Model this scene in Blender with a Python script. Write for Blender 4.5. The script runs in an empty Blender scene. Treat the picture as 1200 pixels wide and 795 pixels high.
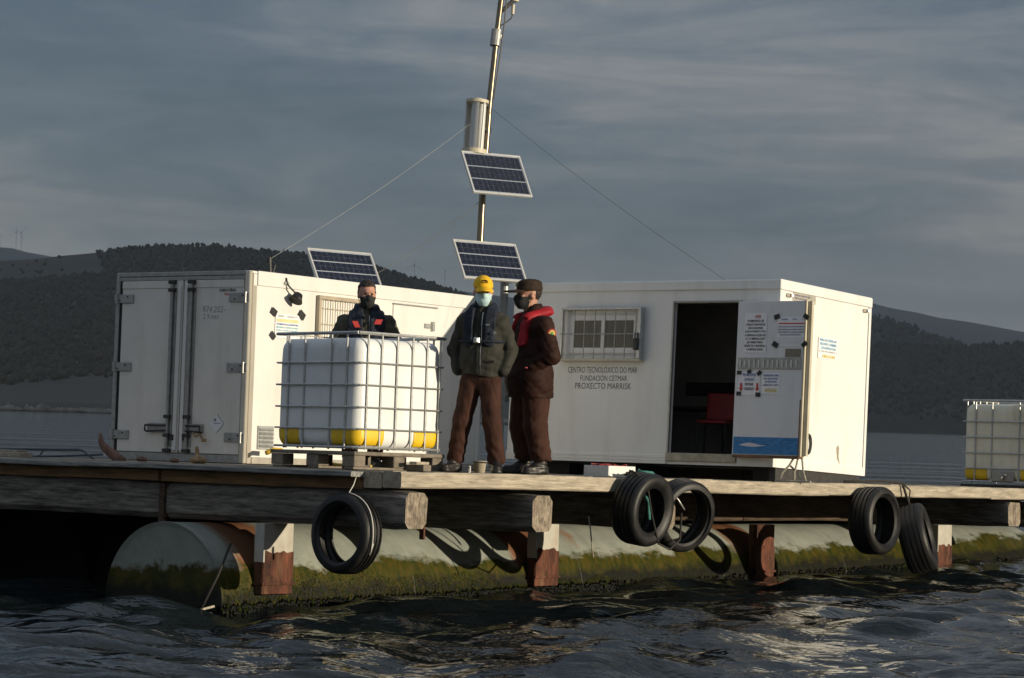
import bpy, bmesh, math, random
import numpy as np
from mathutils import Matrix, Vector
random.seed(7); RNG = np.random.default_rng(7)
SC = bpy.context.scene
COL = SC.collection

# ---------------------------------------------------------------- camera
EYE = 1.841
ROLL = math.radians(1.6); PITCH = math.radians(1.7353)
cd = bpy.data.cameras.new("camera"); cd.sensor_width = 36.0; cd.lens = 93.54
cd.clip_start = 0.5; cd.clip_end = 40000
cam = bpy.data.objects.new("camera", cd); COL.objects.link(cam)
_d = Vector((0, math.cos(PITCH), math.sin(PITCH))); _u0 = Vector((0, -math.sin(PITCH), math.cos(PITCH))); _r0 = Vector((1, 0, 0))
_r = _r0*math.cos(ROLL) + _u0*math.sin(ROLL); _u = _u0*math.cos(ROLL) - _r0*math.sin(ROLL)
cam.matrix_world = Matrix(((_r.x, _u.x, -_d.x, 0), (_r.y, _u.y, -_d.y, 0), (_r.z, _u.z, -_d.z, EYE), (0, 0, 0, 1)))
SC.camera = cam

# raft frame: u along the sunlit edge (right and away), v along the shaded end (left and away), w up; the raft heels slightly
MR = Matrix(((.58861, -.80840, .00500, -.970), (.80823, .58861, .01672, 24.094), (-.01646, -.00580, .99985, 1.348), (0, 0, 0, 1)))

# ---------------------------------------------------------------- light and sky
S = (MR.to_3x3() @ Vector((.18, -1.0, .165))).normalized()
SUN_EL = math.asin(S.z); SUN_ROT = math.atan2(S.x, S.y)
ld = bpy.data.lights.new("sun", 'SUN'); ld.energy = 5.0; ld.angle = math.radians(.5); ld.color = (1.0, .87, .66)
sun = bpy.data.objects.new("sun", ld); COL.objects.link(sun)
sun.rotation_euler = (-S).to_track_quat('-Z', 'Y').to_euler(); sun.location = S*60

world = bpy.data.worlds.new("World"); SC.world = world; world.use_nodes = True
SKO = (.35, .1, .33)
def build_world():
    nt = world.node_tree; N = nt.nodes; L = nt.links; N.clear()
    out = N.new('ShaderNodeOutputWorld'); bg = N.new('ShaderNodeBackground'); bg.inputs['Strength'].default_value = .1
    sky = N.new('ShaderNodeTexSky'); sky.sky_type = 'NISHITA'; sky.sun_disc = False
    sky.sun_elevation = SUN_EL; sky.sun_rotation = SUN_ROT; sky.air_density = 1.0; sky.dust_density = .4
    tc = N.new('ShaderNodeTexCoord'); sep = N.new('ShaderNodeSeparateXYZ'); L.new(tc.outputs['Generated'], sep.inputs[0])
    def mapped(sx, sz, off=(0, 0, 0), rot=0):
        m = N.new('ShaderNodeMapping'); m.inputs['Scale'].default_value = (sx, sx, sz); m.inputs['Location'].default_value = off
        m.inputs['Rotation'].default_value = (0, rot, 0)
        L.new(tc.outputs['Generated'], m.inputs[0]); return m
    def noise(m, sc, det, rough, dist=0):
        n = N.new('ShaderNodeTexNoise'); n.inputs['Scale'].default_value = sc; n.inputs['Detail'].default_value = det
        n.inputs['Roughness'].default_value = rough; n.inputs['Distortion'].default_value = dist
        L.new(m.outputs[0], n.inputs['Vector']); return n
    big = noise(mapped(1, 3.6, (SKO[0], SKO[1], SKO[2]), .02), 2.6, 3, .45, .3)       # large banks
    mid = noise(mapped(1, 6.5, (1.7, .4, .2), -.05), 8.0, 8, .6, .9)       # layered streaks
    fin = noise(mapped(1, 3.2, (.2, 2.4, .9), .04), 30.0, 8, .68, 1.2)        # ragged texture
    def math_(op, a, b):
        n = N.new('ShaderNodeMath'); n.operation = op
        for i, x in enumerate((a, b)):
            if isinstance(x, (int, float)): n.inputs[i].default_value = x
            else: L.new(x, n.inputs[i])
        return n.outputs[0]
    s = math_('ADD', math_('MULTIPLY', big.outputs['Fac'], .60), math_('ADD', math_('MULTIPLY', mid.outputs['Fac'], .29), math_('MULTIPLY', fin.outputs['Fac'], .11)))
    rp = N.new('ShaderNodeValToRGB'); L.new(s, rp.inputs[0]); e = rp.color_ramp.elements
    e[0].position = .39; e[0].color = (.54, .78, 1.12, 1); e[1].position = .62; e[1].color = (2.32, 2.26, 2.28, 1)
    k = e.new(.46); k.color = (.82, 1.06, 1.40, 1); k = e.new(.54); k.color = (1.50, 1.62, 1.84, 1)
    # an overcast sky is about three times as bright overhead as at the horizon
    z = math_('MAXIMUM', sep.outputs['Z'], 0.0)
    gain = math_('ADD', 1.0, math_('MULTIPLY', z, 1.9))
    mul = N.new('ShaderNodeMixRGB'); mul.blend_type = 'MULTIPLY'; mul.inputs[0].default_value = 1
    L.new(rp.outputs[0], mul.inputs[1]); L.new(gain, mul.inputs[2])
    mix = N.new('ShaderNodeMixRGB'); mix.inputs[0].default_value = .87
    L.new(sky.outputs[0], mix.inputs[1]); L.new(mul.outputs[0], mix.inputs[2])
    L.new(mix.outputs[0], bg.inputs['Color']); L.new(bg.outputs[0], out.inputs['Surface'])
build_world()
vs = SC.view_settings; vs.view_transform = 'Standard'; vs.look = 'None'; vs.exposure = 0.12; vs.gamma = 1.0; vs.use_curve_mapping = False
SC.render.engine = 'CYCLES'; SC.cycles.use_denoising = True; SC.cycles.max_bounces = 6; SC.cycles.diffuse_bounces = 3
SC.cycles.glossy_bounces = 3; SC.cycles.transmission_bounces = 4; SC.cycles.volume_bounces = 0; SC.cycles.caustics_reflective = False
SC.cycles.caustics_refractive = False; SC.cycles.sample_clamp_indirect = 4.0

# ---------------------------------------------------------------- materials
MATS = {}
def mat(name, col, rough=.6, metal=0.0, var=.12, scale=6.0, stretch=(1, 1, 1), bump=0.0, bscale=None, dirt=None, dirt_amt=.0,
        dirt_scale=2.0, dirt_stretch=(1, 1, .25), grain=None, spec=.4, coat=0.0, sss=0.0, sss_r=(.05, .045, .04), trans=0.0):
    if name in MATS: return MATS[name]
    m = bpy.data.materials.new(name); m.use_nodes = True; nt = m.node_tree; N = nt.nodes; L = nt.links
    b = N['Principled BSDF']; b.inputs['Roughness'].default_value = rough; b.inputs['Metallic'].default_value = metal
    b.inputs['Specular IOR Level'].default_value = spec
    if coat: b.inputs['Coat Weight'].default_value = coat
    if sss:
        b.inputs['Subsurface Weight'].default_value = sss; b.inputs['Subsurface Radius'].default_value = sss_r
    if trans: b.inputs['Transmission Weight'].default_value = trans
    tc = N.new('ShaderNodeTexCoord')
    mp = N.new('ShaderNodeMapping'); mp.inputs['Scale'].default_value = stretch; L.new(tc.outputs['Object'], mp.inputs[0])
    oi = N.new('ShaderNodeObjectInfo')
    n = N.new('ShaderNodeTexNoise'); n.inputs['Scale'].default_value = scale; n.inputs['Detail'].default_value = 6; n.inputs['Roughness'].default_value = .6
    L.new(mp.outputs[0], n.inputs['Vector'])
    rp = N.new('ShaderNodeValToRGB'); e = rp.color_ramp.elements
    lo = tuple(c*(1-var*1.6) for c in col[:3])+(1,); hi = tuple(min(1, c*(1+var)) for c in col[:3])+(1,)
    e[0].position = .3; e[0].color = lo; e[1].position = .68; e[1].color = hi
    L.new(n.outputs['Fac'], rp.inputs[0]); colout = rp.outputs[0]
    if dirt:
        mp2 = N.new('ShaderNodeMapping'); mp2.inputs['Scale'].default_value = dirt_stretch; L.new(tc.outputs['Object'], mp2.inputs[0])
        n2 = N.new('ShaderNodeTexNoise'); n2.inputs['Scale'].default_value = dirt_scale; n2.inputs['Detail'].default_value = 7; n2.inputs['Roughness'].default_value = .65
        L.new(mp2.outputs[0], n2.inputs['Vector'])
        r2 = N.new('ShaderNodeValToRGB'); r2.color_ramp.elements[0].position = .5; r2.color_ramp.elements[1].position = .78
        r2.color_ramp.elements[1].color = (dirt_amt,)*3+(1,)
        L.new(n2.outputs['Fac'], r2.inputs[0])
        mx = N.new('ShaderNodeMixRGB'); L.new(r2.outputs[0], mx.inputs[0]); L.new(colout, mx.inputs[1]); mx.inputs[2].default_value = tuple(dirt)+(1,)
        colout = mx.outputs[0]
    if grain:
        gs, gst, ga = grain
        mg = N.new('ShaderNodeMapping'); mg.inputs['Scale'].default_value = gst; L.new(tc.outputs['Object'], mg.inputs[0])
        ng = N.new('ShaderNodeTexNoise'); ng.inputs['Scale'].default_value = gs; ng.inputs['Detail'].default_value = 8; ng.inputs['Roughness'].default_value = .75; ng.inputs['Distortion'].default_value = .25
        L.new(mg.outputs[0], ng.inputs['Vector'])
        rg = N.new('ShaderNodeValToRGB'); rg.color_ramp.elements[0].position = .34; rg.color_ramp.elements[0].color = (1-ga,)*3+(1,)
        rg.color_ramp.elements[1].position = .56; rg.color_ramp.elements[1].color = (1, 1, 1, 1); L.new(ng.outputs['Fac'], rg.inputs[0])
        mm = N.new('ShaderNodeMixRGB'); mm.blend_type = 'MULTIPLY'; mm.inputs[0].default_value = 1; L.new(colout, mm.inputs[1]); L.new(rg.outputs[0], mm.inputs[2]); colout = mm.outputs[0]
    L.new(colout, b.inputs['Base Color'])
    if bump:
        n3 = N.new('ShaderNodeTexNoise'); n3.inputs['Scale'].default_value = bscale or scale*3; n3.inputs['Detail'].default_value = 5
        L.new(mp.outputs[0], n3.inputs['Vector'])
        bp = N.new('ShaderNodeBump'); bp.inputs['Strength'].default_value = .7; bp.inputs['Distance'].default_value = bump
        L.new(n3.outputs['Fac'], bp.inputs['Height']); L.new(bp.outputs[0], b.inputs['Normal'])
    MATS[name] = m; return m

WHITE = mat('white_panel', (.74, .73, .70), .42, var=.03, scale=2, dirt=(.33, .29, .22), dirt_amt=.22, dirt_scale=3.0, dirt_stretch=(1, 1, .12), bump=.002, bscale=2.5)
CABW = mat('cabin_panel', (.80, .80, .78), .45, var=.025, scale=1.6, dirt=(.42, .38, .30), dirt_amt=.30, dirt_scale=3.5, dirt_stretch=(1, 1, .14), bump=.002, bscale=1.8)
DOORW = mat('reefer_door', (.78, .74, .68), .5, var=.04, scale=3, dirt=(.30, .27, .22), dirt_amt=.25, dirt_scale=4, dirt_stretch=(1, 1, .2), bump=.0015)
LEAFW = mat('door_leaf', (.72, .73, .75), .45, var=.03, scale=3, dirt=(.40, .35, .25), dirt_amt=.25, dirt_scale=5)
ALU = mat('aluminium', (.62, .58, .50), .38, .75, var=.10, scale=9, stretch=(1, 1, .2), bump=.001)
STEEL = mat('steel_grey', (.36, .36, .35), .45, .6, var=.15, scale=14, bump=.001)
GALV = mat('galvanised', (.50, .51, .50), .42, .7, var=.12, scale=20, bump=.0008)
DARKM = mat('dark_metal', (.05, .05, .05), .55, .3, var=.2, scale=12)
BLACK = mat('black_rubber', (.012, .012, .013), .55, var=.3, scale=18, bump=.002, bscale=60)
TYRE = mat('tyre_rubber', (.010, .010, .0105), .5, var=.35, scale=7, dirt=(.05, .047, .04), dirt_amt=.35, dirt_scale=6, dirt_stretch=(1, 1, 1), bump=.0025, bscale=50)
TAPE = mat('black_tape', (.02, .02, .021), .5, var=.2)
PAPER = mat('paper', (.82, .82, .84), .6, var=.02)
INK = mat('ink_black', (.02, .02, .024), .6, var=.05)
INKR = mat('ink_red', (.55, .04, .035), .6, var=.05)
INKB = mat('ink_blue', (.03, .12, .35), .6, var=.05)
INKN = mat('ink_navy', (.06, .06, .17), .6, var=.05)
INKG = mat('ink_grey', (.45, .46, .50), .6, var=.05)
INKY = mat('ink_yellow', (.72, .55, .06), .6, var=.05)
LETTER = mat('wall_letter', (.05, .055, .065), .5, var=.1)
PANEBLK = mat('window_glass', (.05, .055, .05), .12, var=.2, scale=3, spec=.5)
BLIND = mat('blind', (.20, .19, .15), .7, var=.12, scale=30, stretch=(4, 4, .2))
INNER = mat('cabin_inside', (.42, .40, .36), .8, var=.12, scale=3)
FLOORI = mat('cabin_floor', (.07, .09, .15), .7, var=.2, scale=5)
REDP = mat('chair_red', (.40, .03, .025), .45, var=.08)
DOORB = mat('painted_sea', (.03, .20, .48), .5, var=.25, scale=7, stretch=(1, 2, 5), dirt=(.25, .34, .42), dirt_amt=.35, dirt_scale=10, dirt_stretch=(1, 1, 2.5))
WOODEDGE = mat('wood_edge', (.20, .11, .06), .75, var=.3, scale=10, stretch=(1, 1, .3), bump=.003)
BEAM = mat('old_beam', (.25, .225, .195), .85, var=.38, scale=5, stretch=(4, .5, 4), dirt=(.04, .032, .025), dirt_amt=.85, dirt_scale=3, dirt_stretch=(2, .35, 2), bump=.012, bscale=9, grain=(14, (3, .22, 3), .75))
BEAMD = mat('bearer_timber', (.10, .065, .04), .85, var=.35, scale=5, stretch=(.5, 4, 4), bump=.01, bscale=9, grain=(14, (.22, 3, 3), .7))
JOIST = mat('joist_timber', (.28, .16, .07), .8, var=.35, scale=5, stretch=(4, .5, 4), dirt=(.06, .04, .02), dirt_amt=.6, dirt_scale=4, dirt_stretch=(1, .4, 1), bump=.006)
ENDG = mat('end_grain', (.30, .25, .19), .85, var=.35, scale=12, grain=(16, (2.5, 1, .5), .7), dirt=(.12, .07, .04), dirt_amt=.7, dirt_scale=7, dirt_stretch=(1, 1, 1), bump=.006, bscale=40)
FASC = mat('weathered_timber', (.46, .40, .31), .8, var=.2, scale=6, stretch=(.35, 4, 4), dirt=(.17, .13, .09), dirt_amt=.55, dirt_scale=5, dirt_stretch=(.8, 1, 2.0), bump=.006, bscale=14, grain=(22, (.16, 3, 3), .5))
DECKW = mat('deck_wood', (.27, .24, .19), .85, var=.25, scale=5, stretch=(4, .4, 4), bump=.006)
PLANK = mat('grey_plank', (.30, .30, .28), .8, var=.22, scale=5, stretch=(4, .4, 4), dirt=(.08, .07, .06), dirt_amt=.5, dirt_scale=4, dirt_stretch=(1, .4, 1), bump=.004, grain=(18, (3, .2, 3), .6))
PALW = mat('pallet_wood', (.21, .18, .14), .85, var=.25, scale=9, dirt=(.1, .08, .06), dirt_amt=.5, dirt_scale=7, dirt_stretch=(1, 1, 1), bump=.004)
TANK = mat('tank_plastic', (.80, .82, .82), .35, var=.03, scale=3, sss=.25, dirt=(.55, .50, .38), dirt_amt=.25, dirt_scale=3, dirt_stretch=(1, 1, .15))
TANKO = mat('tank_aged', (.84, .80, .66), .4, var=.06, scale=3, sss=.75, sss_r=(.40, .34, .22), dirt=(.42, .33, .18), dirt_amt=.6, dirt_scale=3.2, dirt_stretch=(1, 1, .18))
YELP = mat('yellow_plastic', (.80, .52, .02), .4, var=.1, scale=7)
ROPE = mat('rope_pale', (.42, .38, .30), .9, var=.3, scale=60, bump=.003)
ROPEG = mat('rope_green', (.06, .22, .19), .9, var=.3, scale=60, bump=.003)
ROPED = mat('rope_dark', (.035, .032, .028), .9, var=.3, scale=60, bump=.003)
FOAM = mat('foam_white', (.78, .77, .74), .8, var=.05, scale=20, dirt=(.5, .45, .38), dirt_amt=.3, dirt_scale=8, bump=.001)
FISHRED = mat('red_bits', (.30, .04, .03), .5, var=.5, scale=40)
CREAM = mat('cream_plastic', (.55, .50, .38), .5, var=.08)
PVFRAME = mat('panel_frame', (.66, .66, .63), .4, .5, var=.05)
PVCELL = mat('solar_cell', (.010, .014, .030), .25, var=.5, scale=22, spec=.5)
PVBACK = mat('panel_backing', (.30, .33, .40), .5, var=.05)
WIRE = mat('wire', (.10, .10, .095), .6, .2, var=.1)
BRASS = mat('mast_steel', (.22, .18, .125), .30, .8, var=.25, scale=12, stretch=(1, 1, .2), bump=.001)
RAILM = mat('rail_blue', (.05, .07, .09), .5, .3, var=.2)
DRIFT = mat('driftwood', (.20, .11, .08), .85, var=.35, scale=9, bump=.008)
RAG = mat('rag_tan', (.36, .23, .12), .9, var=.3, scale=22, bump=.006)
HOSE = mat('hose_yellow', (.62, .40, .04), .5, var=.1)

def pontoon_mat():
    m = bpy.data.materials.new('pontoon_paint'); m.use_nodes = True; nt = m.node_tree; N = nt.nodes; L = nt.links
    b = N['Principled BSDF']; b.inputs['Roughness'].default_value = .5; b.inputs['Specular IOR Level'].default_value = .22
    geo = N.new('ShaderNodeNewGeometry'); sep = N.new('ShaderNodeSeparateXYZ'); L.new(geo.outputs['Position'], sep.inputs[0])
    tc = N.new('ShaderNodeTexCoord')
    def nz(scale, st, det=6):
        mp = N.new('ShaderNodeMapping'); mp.inputs['Scale'].default_value = st; L.new(tc.outputs['Object'], mp.inputs[0])
        n = N.new('ShaderNodeTexNoise'); n.inputs['Scale'].default_value = scale; n.inputs['Detail'].default_value = det; n.inputs['Roughness'].default_value = .65
        L.new(mp.outputs[0], n.inputs['Vector']); return n.outputs['Fac']
    def ramp(x, stops):
        r = N.new('ShaderNodeValToRGB'); e = r.color_ramp.elements
        e[0].position, e[0].color = stops[0][0], tuple(stops[0][1])+(1,); e[1].position, e[1].color = stops[-1][0], tuple(stops[-1][1])+(1,)
        for p, c in stops[1:-1]:
            k = e.new(p); k.color = tuple(c)+(1,)
        L.new(x, r.inputs[0]); return r.outputs[0]
    def mth(op, a, b_):
        n = N.new('ShaderNodeMath'); n.operation = op
        for i, x in enumerate((a, b_)):
            if isinstance(x, (int, float)): n.inputs[i].default_value = x
            else: L.new(x, n.inputs[i])
        return n.outputs[0]
    def mix(f, a, c):
        n = N.new('ShaderNodeMixRGB'); L.new(f, n.inputs[0])
        for i, x in ((1, a), (2, c)):
            if isinstance(x, tuple): n.inputs[i].default_value = x+(1,)
            else: L.new(x, n.inputs[i])
        return n.outputs[0]
    paint = ramp(nz(3, (1, 1, 1)), [(.3, (.20, .225, .20)), (.5, (.26, .28, .245)), (.7, (.32, .33, .285))])
    streak = ramp(nz(2.2, (3.0, .4, .4), 7), [(.52, (0, 0, 0)), (.75, (.55, .55, .55))])
    c = mix(streak, paint, (.17, .17, .13))
    rust = ramp(nz(1.1, (1.0, .5, .5), 7), [(.63, (0, 0, 0)), (.74, (.8, .8, .8))])
    c = mix(rust, c, (.25, .09, .03))
    so = N.new('ShaderNodeSeparateXYZ'); L.new(tc.outputs['Object'], so.inputs[0]); tot = None
    for uc in (.17, 4.57, 9.17, 13.95):
        t_ = mth('MAXIMUM', mth('SUBTRACT', 1.0, mth('MULTIPLY', mth('ABSOLUTE', mth('SUBTRACT', so.outputs['X'], uc), 0.0), 1/.62)), 0.0)
        tot = t_ if tot is None else mth('ADD', tot, t_)
    halo = mth('MULTIPLY', tot, mth('ADD', .35, mth('MULTIPLY', nz(5, (2.2, .5, .6), 7), 1.5)))
    c = mix(ramp(halo, [(.36, (0, 0, 0)), (.58, (.9, .9, .9))]), c, (.17, .062, .022))
    h = mth('ADD', sep.outputs['Z'], mth('MULTIPLY', mth('SUBTRACT', nz(4.6, (.75, 1.5, 1.5), 4), .5), .34))
    grow = mth('ADD', h, mth('MULTIPLY', mth('SUBTRACT', nz(.55, (1, 1, 1), 2), .5), .25))
    algae = ramp(nz(9, (1.5, .6, .6)), [(.3, (.012, .022, .002)), (.5, (.042, .042, .003)), (.7, (.085, .056, .008))])
    f = ramp(grow, [(.33, (1, 1, 1)), (.40, (0, 0, 0))]); c = mix(f, c, algae)
    f2 = ramp(h, [(.13, (1, 1, 1)), (.24, (0, 0, 0))]); c = mix(f2, c, (.006, .006, .003))
    L.new(c, b.inputs['Base Color'])
    bp = N.new('ShaderNodeBump'); bp.inputs['Strength'].default_value = .6; bp.inputs['Distance'].default_value = .012
    L.new(mth('MULTIPLY', nz(30, (1, .7, .7), 4), f), bp.inputs['Height']); L.new(bp.outputs[0], b.inputs['Normal'])
    return m
PONT = pontoon_mat()
SADDLE = mat('saddle_steel', (.47, .45, .39), .6, var=.12, scale=5, dirt=(.24, .13, .06), dirt_amt=.6, dirt_scale=4)
RUST = mat('rusty_steel', (.125, .042, .022), .85, var=.55, scale=6, stretch=(1, 1, .5), dirt=(.24, .13, .07), dirt_amt=.85, grain=(9, (2.5, 2.5, .5), .6), dirt_scale=5, dirt_stretch=(1, 1, .4), bump=.004)
WEED = mat('weed', (.014, .024, .002), .8, spec=.08, var=.6, scale=8)
WEEDY = mat('weed_pale', (.060, .050, .004), .8, spec=.08, var=.5, scale=8)
MUSSEL = mat('mussel', (.0035, .0038, .003), .5, var=.5, scale=14, spec=.12)

# ---------------------------------------------------------------- mesh helpers
class MB:
    def __init__(s): s.v = []; s.f = []; s.m = []
    def add(s, vs, fs, mi=0):
        o = len(s.v); s.v += [tuple(map(float, p)) for p in vs]; s.f += [tuple(i+o for i in f) for f in fs]; s.m += [mi]*len(fs); return s
    def box(s, lo, hi, mi=0, bevel=0.0, M=None, seg=1):
        (x0, y0, z0), (x1, y1, z1) = lo, hi
        vs = [(x0, y0, z0), (x1, y0, z0), (x1, y1, z0), (x0, y1, z0), (x0, y0, z1), (x1, y0, z1), (x1, y1, z1), (x0, y1, z1)]
        fs = [(0, 3, 2, 1), (4, 5, 6, 7), (0, 1, 5, 4), (1, 2, 6, 5), (2, 3, 7, 6), (3, 0, 4, 7)]
        if bevel:
            bm = bmesh.new(); bv = [bm.verts.new(p) for p in vs]
            for f in fs: bm.faces.new([bv[i] for i in f])
            bmesh.ops.bevel(bm, geom=list(bm.edges), offset=bevel, segments=seg, affect='EDGES', profile=.5)
            bm.verts.index_update(); vs = [tuple(q.co) for q in bm.verts]; fs = [tuple(q.index for q in f.verts) for f in bm.faces]; bm.free()
        if M is not None: vs = [tuple(M @ Vector(p)) for p in vs]
        return s.add(vs, fs, mi)
    def cyl(s, p0, p1, r0, r1=None, n=12, mi=0, cap=True):
        return s.tube([p0, p1], [r0, r0 if r1 is None else r1], n, mi, cap)
    def tube(s, path, r, n=8, mi=0, cap=True):
        P = [Vector(p) for p in path]; rr = r if isinstance(r, (list, tuple)) else [r]*len(P)
        vs = []; T0 = None
        for i, p in enumerate(P):
            t = (P[min(i+1, len(P)-1)] - P[max(i-1, 0)]).normalized()
            if T0 is None:
                a = Vector((0, 0, 1)) if abs(t.z) < .9 else Vector((1, 0, 0)); X = t.cross(a).normalized()
            else:
                X = (X - t*X.dot(t)); X = X.normalized() if X.length > 1e-6 else t.orthogonal().normalized()
            T0 = t; Y = t.cross(X)
            for k in range(n):
                a = 2*math.pi*k/n; vs.append(p + (X*math.cos(a)+Y*math.sin(a))*rr[i])
        fs = []
        for i in range(len(P)-1):
            for k in range(n):
                a, b = i*n+k, i*n+(k+1) % n; fs.append((a, b, b+n, a+n))
        if cap: fs.append(tuple(range(n-1, -1, -1))); fs.append(tuple(range((len(P)-1)*n, len(P)*n)))
        return s.add(vs, fs, mi)
    def lathe(s, prof, n=32, mi=0, closed=False, M=None):      # profile (r, h) about z
        vs = []; k = len(prof)
        for i in range(n):
            a = 2*math.pi*i/n; c, q = math.cos(a), math.sin(a)
            vs += [(r*c, r*q, h) for r, h in prof]
        fs = []
        for i in range(n):
            j = (i+1) % n
            for t in range(k if closed else k-1):
                u = (t+1) % k; fs.append((i*k+t, j*k+t, j*k+u, i*k+u))
        if M is not None: vs = [tuple(M @ Vector(p)) for p in vs]
        return s.add(vs, fs, mi)
    def quad(s, a, b, c, d, mi=0): return s.add([a, b, c, d], [(0, 1, 2, 3)], mi)

def link(name, me, mats, parent=None, smooth=False):
    for m in (mats if isinstance(mats, (list, tuple)) else [mats]): me.materials.append(m)
    if smooth: me.polygons.foreach_set('use_smooth', [True]*len(me.polygons))
    o = bpy.data.objects.new(name, me); COL.objects.link(o)
    if parent is not None: o.parent = parent
    return o
def obj(name, mb, mats, parent=None, smooth=False, label=None, auto=False):
    me = bpy.data.meshes.new(name); me.from_pydata(mb.v, [], mb.f); me.update()
    if len(set(mb.m)) > 1: me.polygons.foreach_set('material_index', mb.m)
    bm = bmesh.new(); bm.from_mesh(me); bmesh.ops.recalc_face_normals(bm, faces=bm.faces)
    if auto:
        for f in bm.faces: f.smooth = True
        for e in bm.edges:
            if len(e.link_faces) == 2 and e.calc_face_angle(0) > .6: e.smooth = False
    bm.to_mesh(me); bm.free()
    o = link(name, me, mats, parent, smooth)
    if label: o['label'] = label
    return o
def np_obj(name, v, f, mats, parent=None, smooth=True, mi=None):
    v = np.asarray(v, np.float32); f = np.asarray(f, np.int32); k = f.shape[1]
    me = bpy.data.meshes.new(name); me.vertices.add(len(v)); me.vertices.foreach_set('co', v.ravel())
    me.loops.add(f.size); me.loops.foreach_set('vertex_index', f.ravel()); me.polygons.add(len(f))
    me.polygons.foreach_set('loop_start', np.arange(0, f.size, k, dtype=np.int32)); me.polygons.foreach_set('loop_total', np.full(len(f), k, np.int32))
    if mi is not None: me.polygons.foreach_set('material_index', np.asarray(mi, np.int32))
    me.update(calc_edges=True); me.validate()
    return link(name, me, mats, parent, smooth)
def thing(name, label, cat, M=None, group=None):
    o = bpy.data.objects.new(name, None); o.empty_display_size = .1; COL.objects.link(o)
    if M is not None: o.matrix_world = M
    tag(o, label, cat, group); return o
def tag(o, label, cat, group=None, kind=None):
    if label: o['label'] = label
    if cat: o['category'] = cat
    if group: o['group'] = group
    if kind: o['kind'] = kind
    return o
def dup(o, parent=None):
    c = o.copy(); COL.objects.link(c)
    if parent is not None: c.parent = parent
    for ch in list(o.children): dup(ch, c)
    return c
def RF(u, v, w, yaw=0, M=None):
    m = MR @ Matrix.Translation((u, v, w)) @ Matrix.Rotation(yaw, 4, 'Z')
    return m @ M if M is not None else m

_TX = {}
def text_polys(s, bold=0.0):
    k = (s, bold)
    if k in _TX: return _TX[k]
    cu = bpy.data.curves.new('t', 'FONT'); cu.body = s; cu.resolution_u = 2; cu.offset = bold
    o = bpy.data.objects.new('t', cu); COL.objects.link(o); dg = bpy.context.evaluated_depsgraph_get(); dg.update()
    me = bpy.data.meshes.new_from_object(o.evaluated_get(dg))
    v = [(p.co.x, p.co.y) for p in me.vertices]; f = [tuple(p.vertices) for p in me.polygons]
    bpy.data.objects.remove(o); bpy.data.curves.remove(cu); bpy.data.meshes.remove(me)
    _TX[k] = (v, f); return v, f
def put_text(mb, s, rect, to3, mi=0, bold=.012):
    """letters fitted into rect=(a0,b0,a1,b1), to3 maps (a,b) to a point"""
    v, f = text_polys(s, bold)
    xs = [p[0] for p in v]; ys = [p[1] for p in v]; x0, x1, y0, y1 = min(xs), max(xs), min(ys), max(ys)
    a0, b0, a1, b1 = rect
    mb.add([to3(a0+(p[0]-x0)/(x1-x0)*(a1-a0), b0+(p[1]-y0)/(y1-y0)*(b1-b0)) for p in v], f, mi)

# signed-distance modelling: one closed smooth skin from blended limbs
def surf(fn, lo, hi, h):
    lo = np.array(lo, float); n = np.ceil((np.array(hi)-lo)/h).astype(int)+1
    ax = [lo[i]+h*np.arange(n[i]) for i in range(3)]
    G = np.stack(np.meshgrid(*ax, indexing='ij'), -1).reshape(-1, 3).astype(np.float32)
    F = fn(G).reshape(n).astype(np.float32); I = F < 0
    cnt = np.zeros(n-1, np.int8); sl = lambda d, k: tuple(slice(d[i], d[i]+k[i]) for i in range(3))
    m = n-1
    for a in (0, 1):
        for b in (0, 1):
            for c in (0, 1): cnt += I[a:a+m[0], b:b+m[1], c:c+m[2]]
    act = (cnt > 0) & (cnt < 8); idx = -np.ones(m, np.int64); idx[act] = np.arange(act.sum())
    ci = np.argwhere(act); acc = np.zeros((len(ci), 3)); num = np.zeros(len(ci))
    cor = [(a, b, c) for a in (0, 1) for b in (0, 1) for c in (0, 1)]
    for i in range(8):
        for j in range(i+1, 8):
            d = np.abs(np.array(cor[i])-np.array(cor[j]))
            if d.sum() != 1: continue
            fa = F[tuple((ci+cor[i]).T)]; fb = F[tuple((ci+cor[j]).T)]; x = (fa < 0) != (fb < 0)
            t = np.where(x, fa/np.where(x, fa-fb, 1), 0)
            p = np.array(cor[i])+(np.array(cor[j])-np.array(cor[i]))*t[:, None]
            acc += p*x[:, None]; num += x
    V = lo+(ci+acc/num[:, None])*h
    faces = []
    for a in range(3):
        b, c = (a+1) % 3, (a+2) % 3
        A = np.take(I, range(0, n[a]-1), a); B = np.take(I, range(1, n[a]), a)
        e = np.argwhere(A != B)
        e = e[(e[:, b] > 0) & (e[:, c] > 0) & (e[:, b] < n[b]-1) & (e[:, c] < n[c]-1)]
        if not len(e): continue
        q = []
        for db, dc in ((-1, -1), (0, -1), (0, 0), (-1, 0)):
            k = e.copy(); k[:, b] += db; k[:, c] += dc; q.append(idx[tuple(k.T)])
        q = np.stack(q, 1); fl = ~A[tuple(e.T)]
        q[fl] = q[fl][:, ::-1]; faces.append(q)
    return V, np.concatenate(faces)
def cap(P, a, b, ra, rb=None, sy=1.0):
    rb = ra if rb is None else rb; a = np.array(a, np.float32); b = np.array(b, np.float32)
    s = np.array([1, sy, 1], np.float32); Q = P*s; a = a*s; b = b*s; d = b-a
    t = np.clip(((Q-a) @ d)/max(float(d @ d), 1e-9), 0, 1)
    return np.linalg.norm(Q-a-t[:, None]*d, axis=1)-(ra+(rb-ra)*t)
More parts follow.
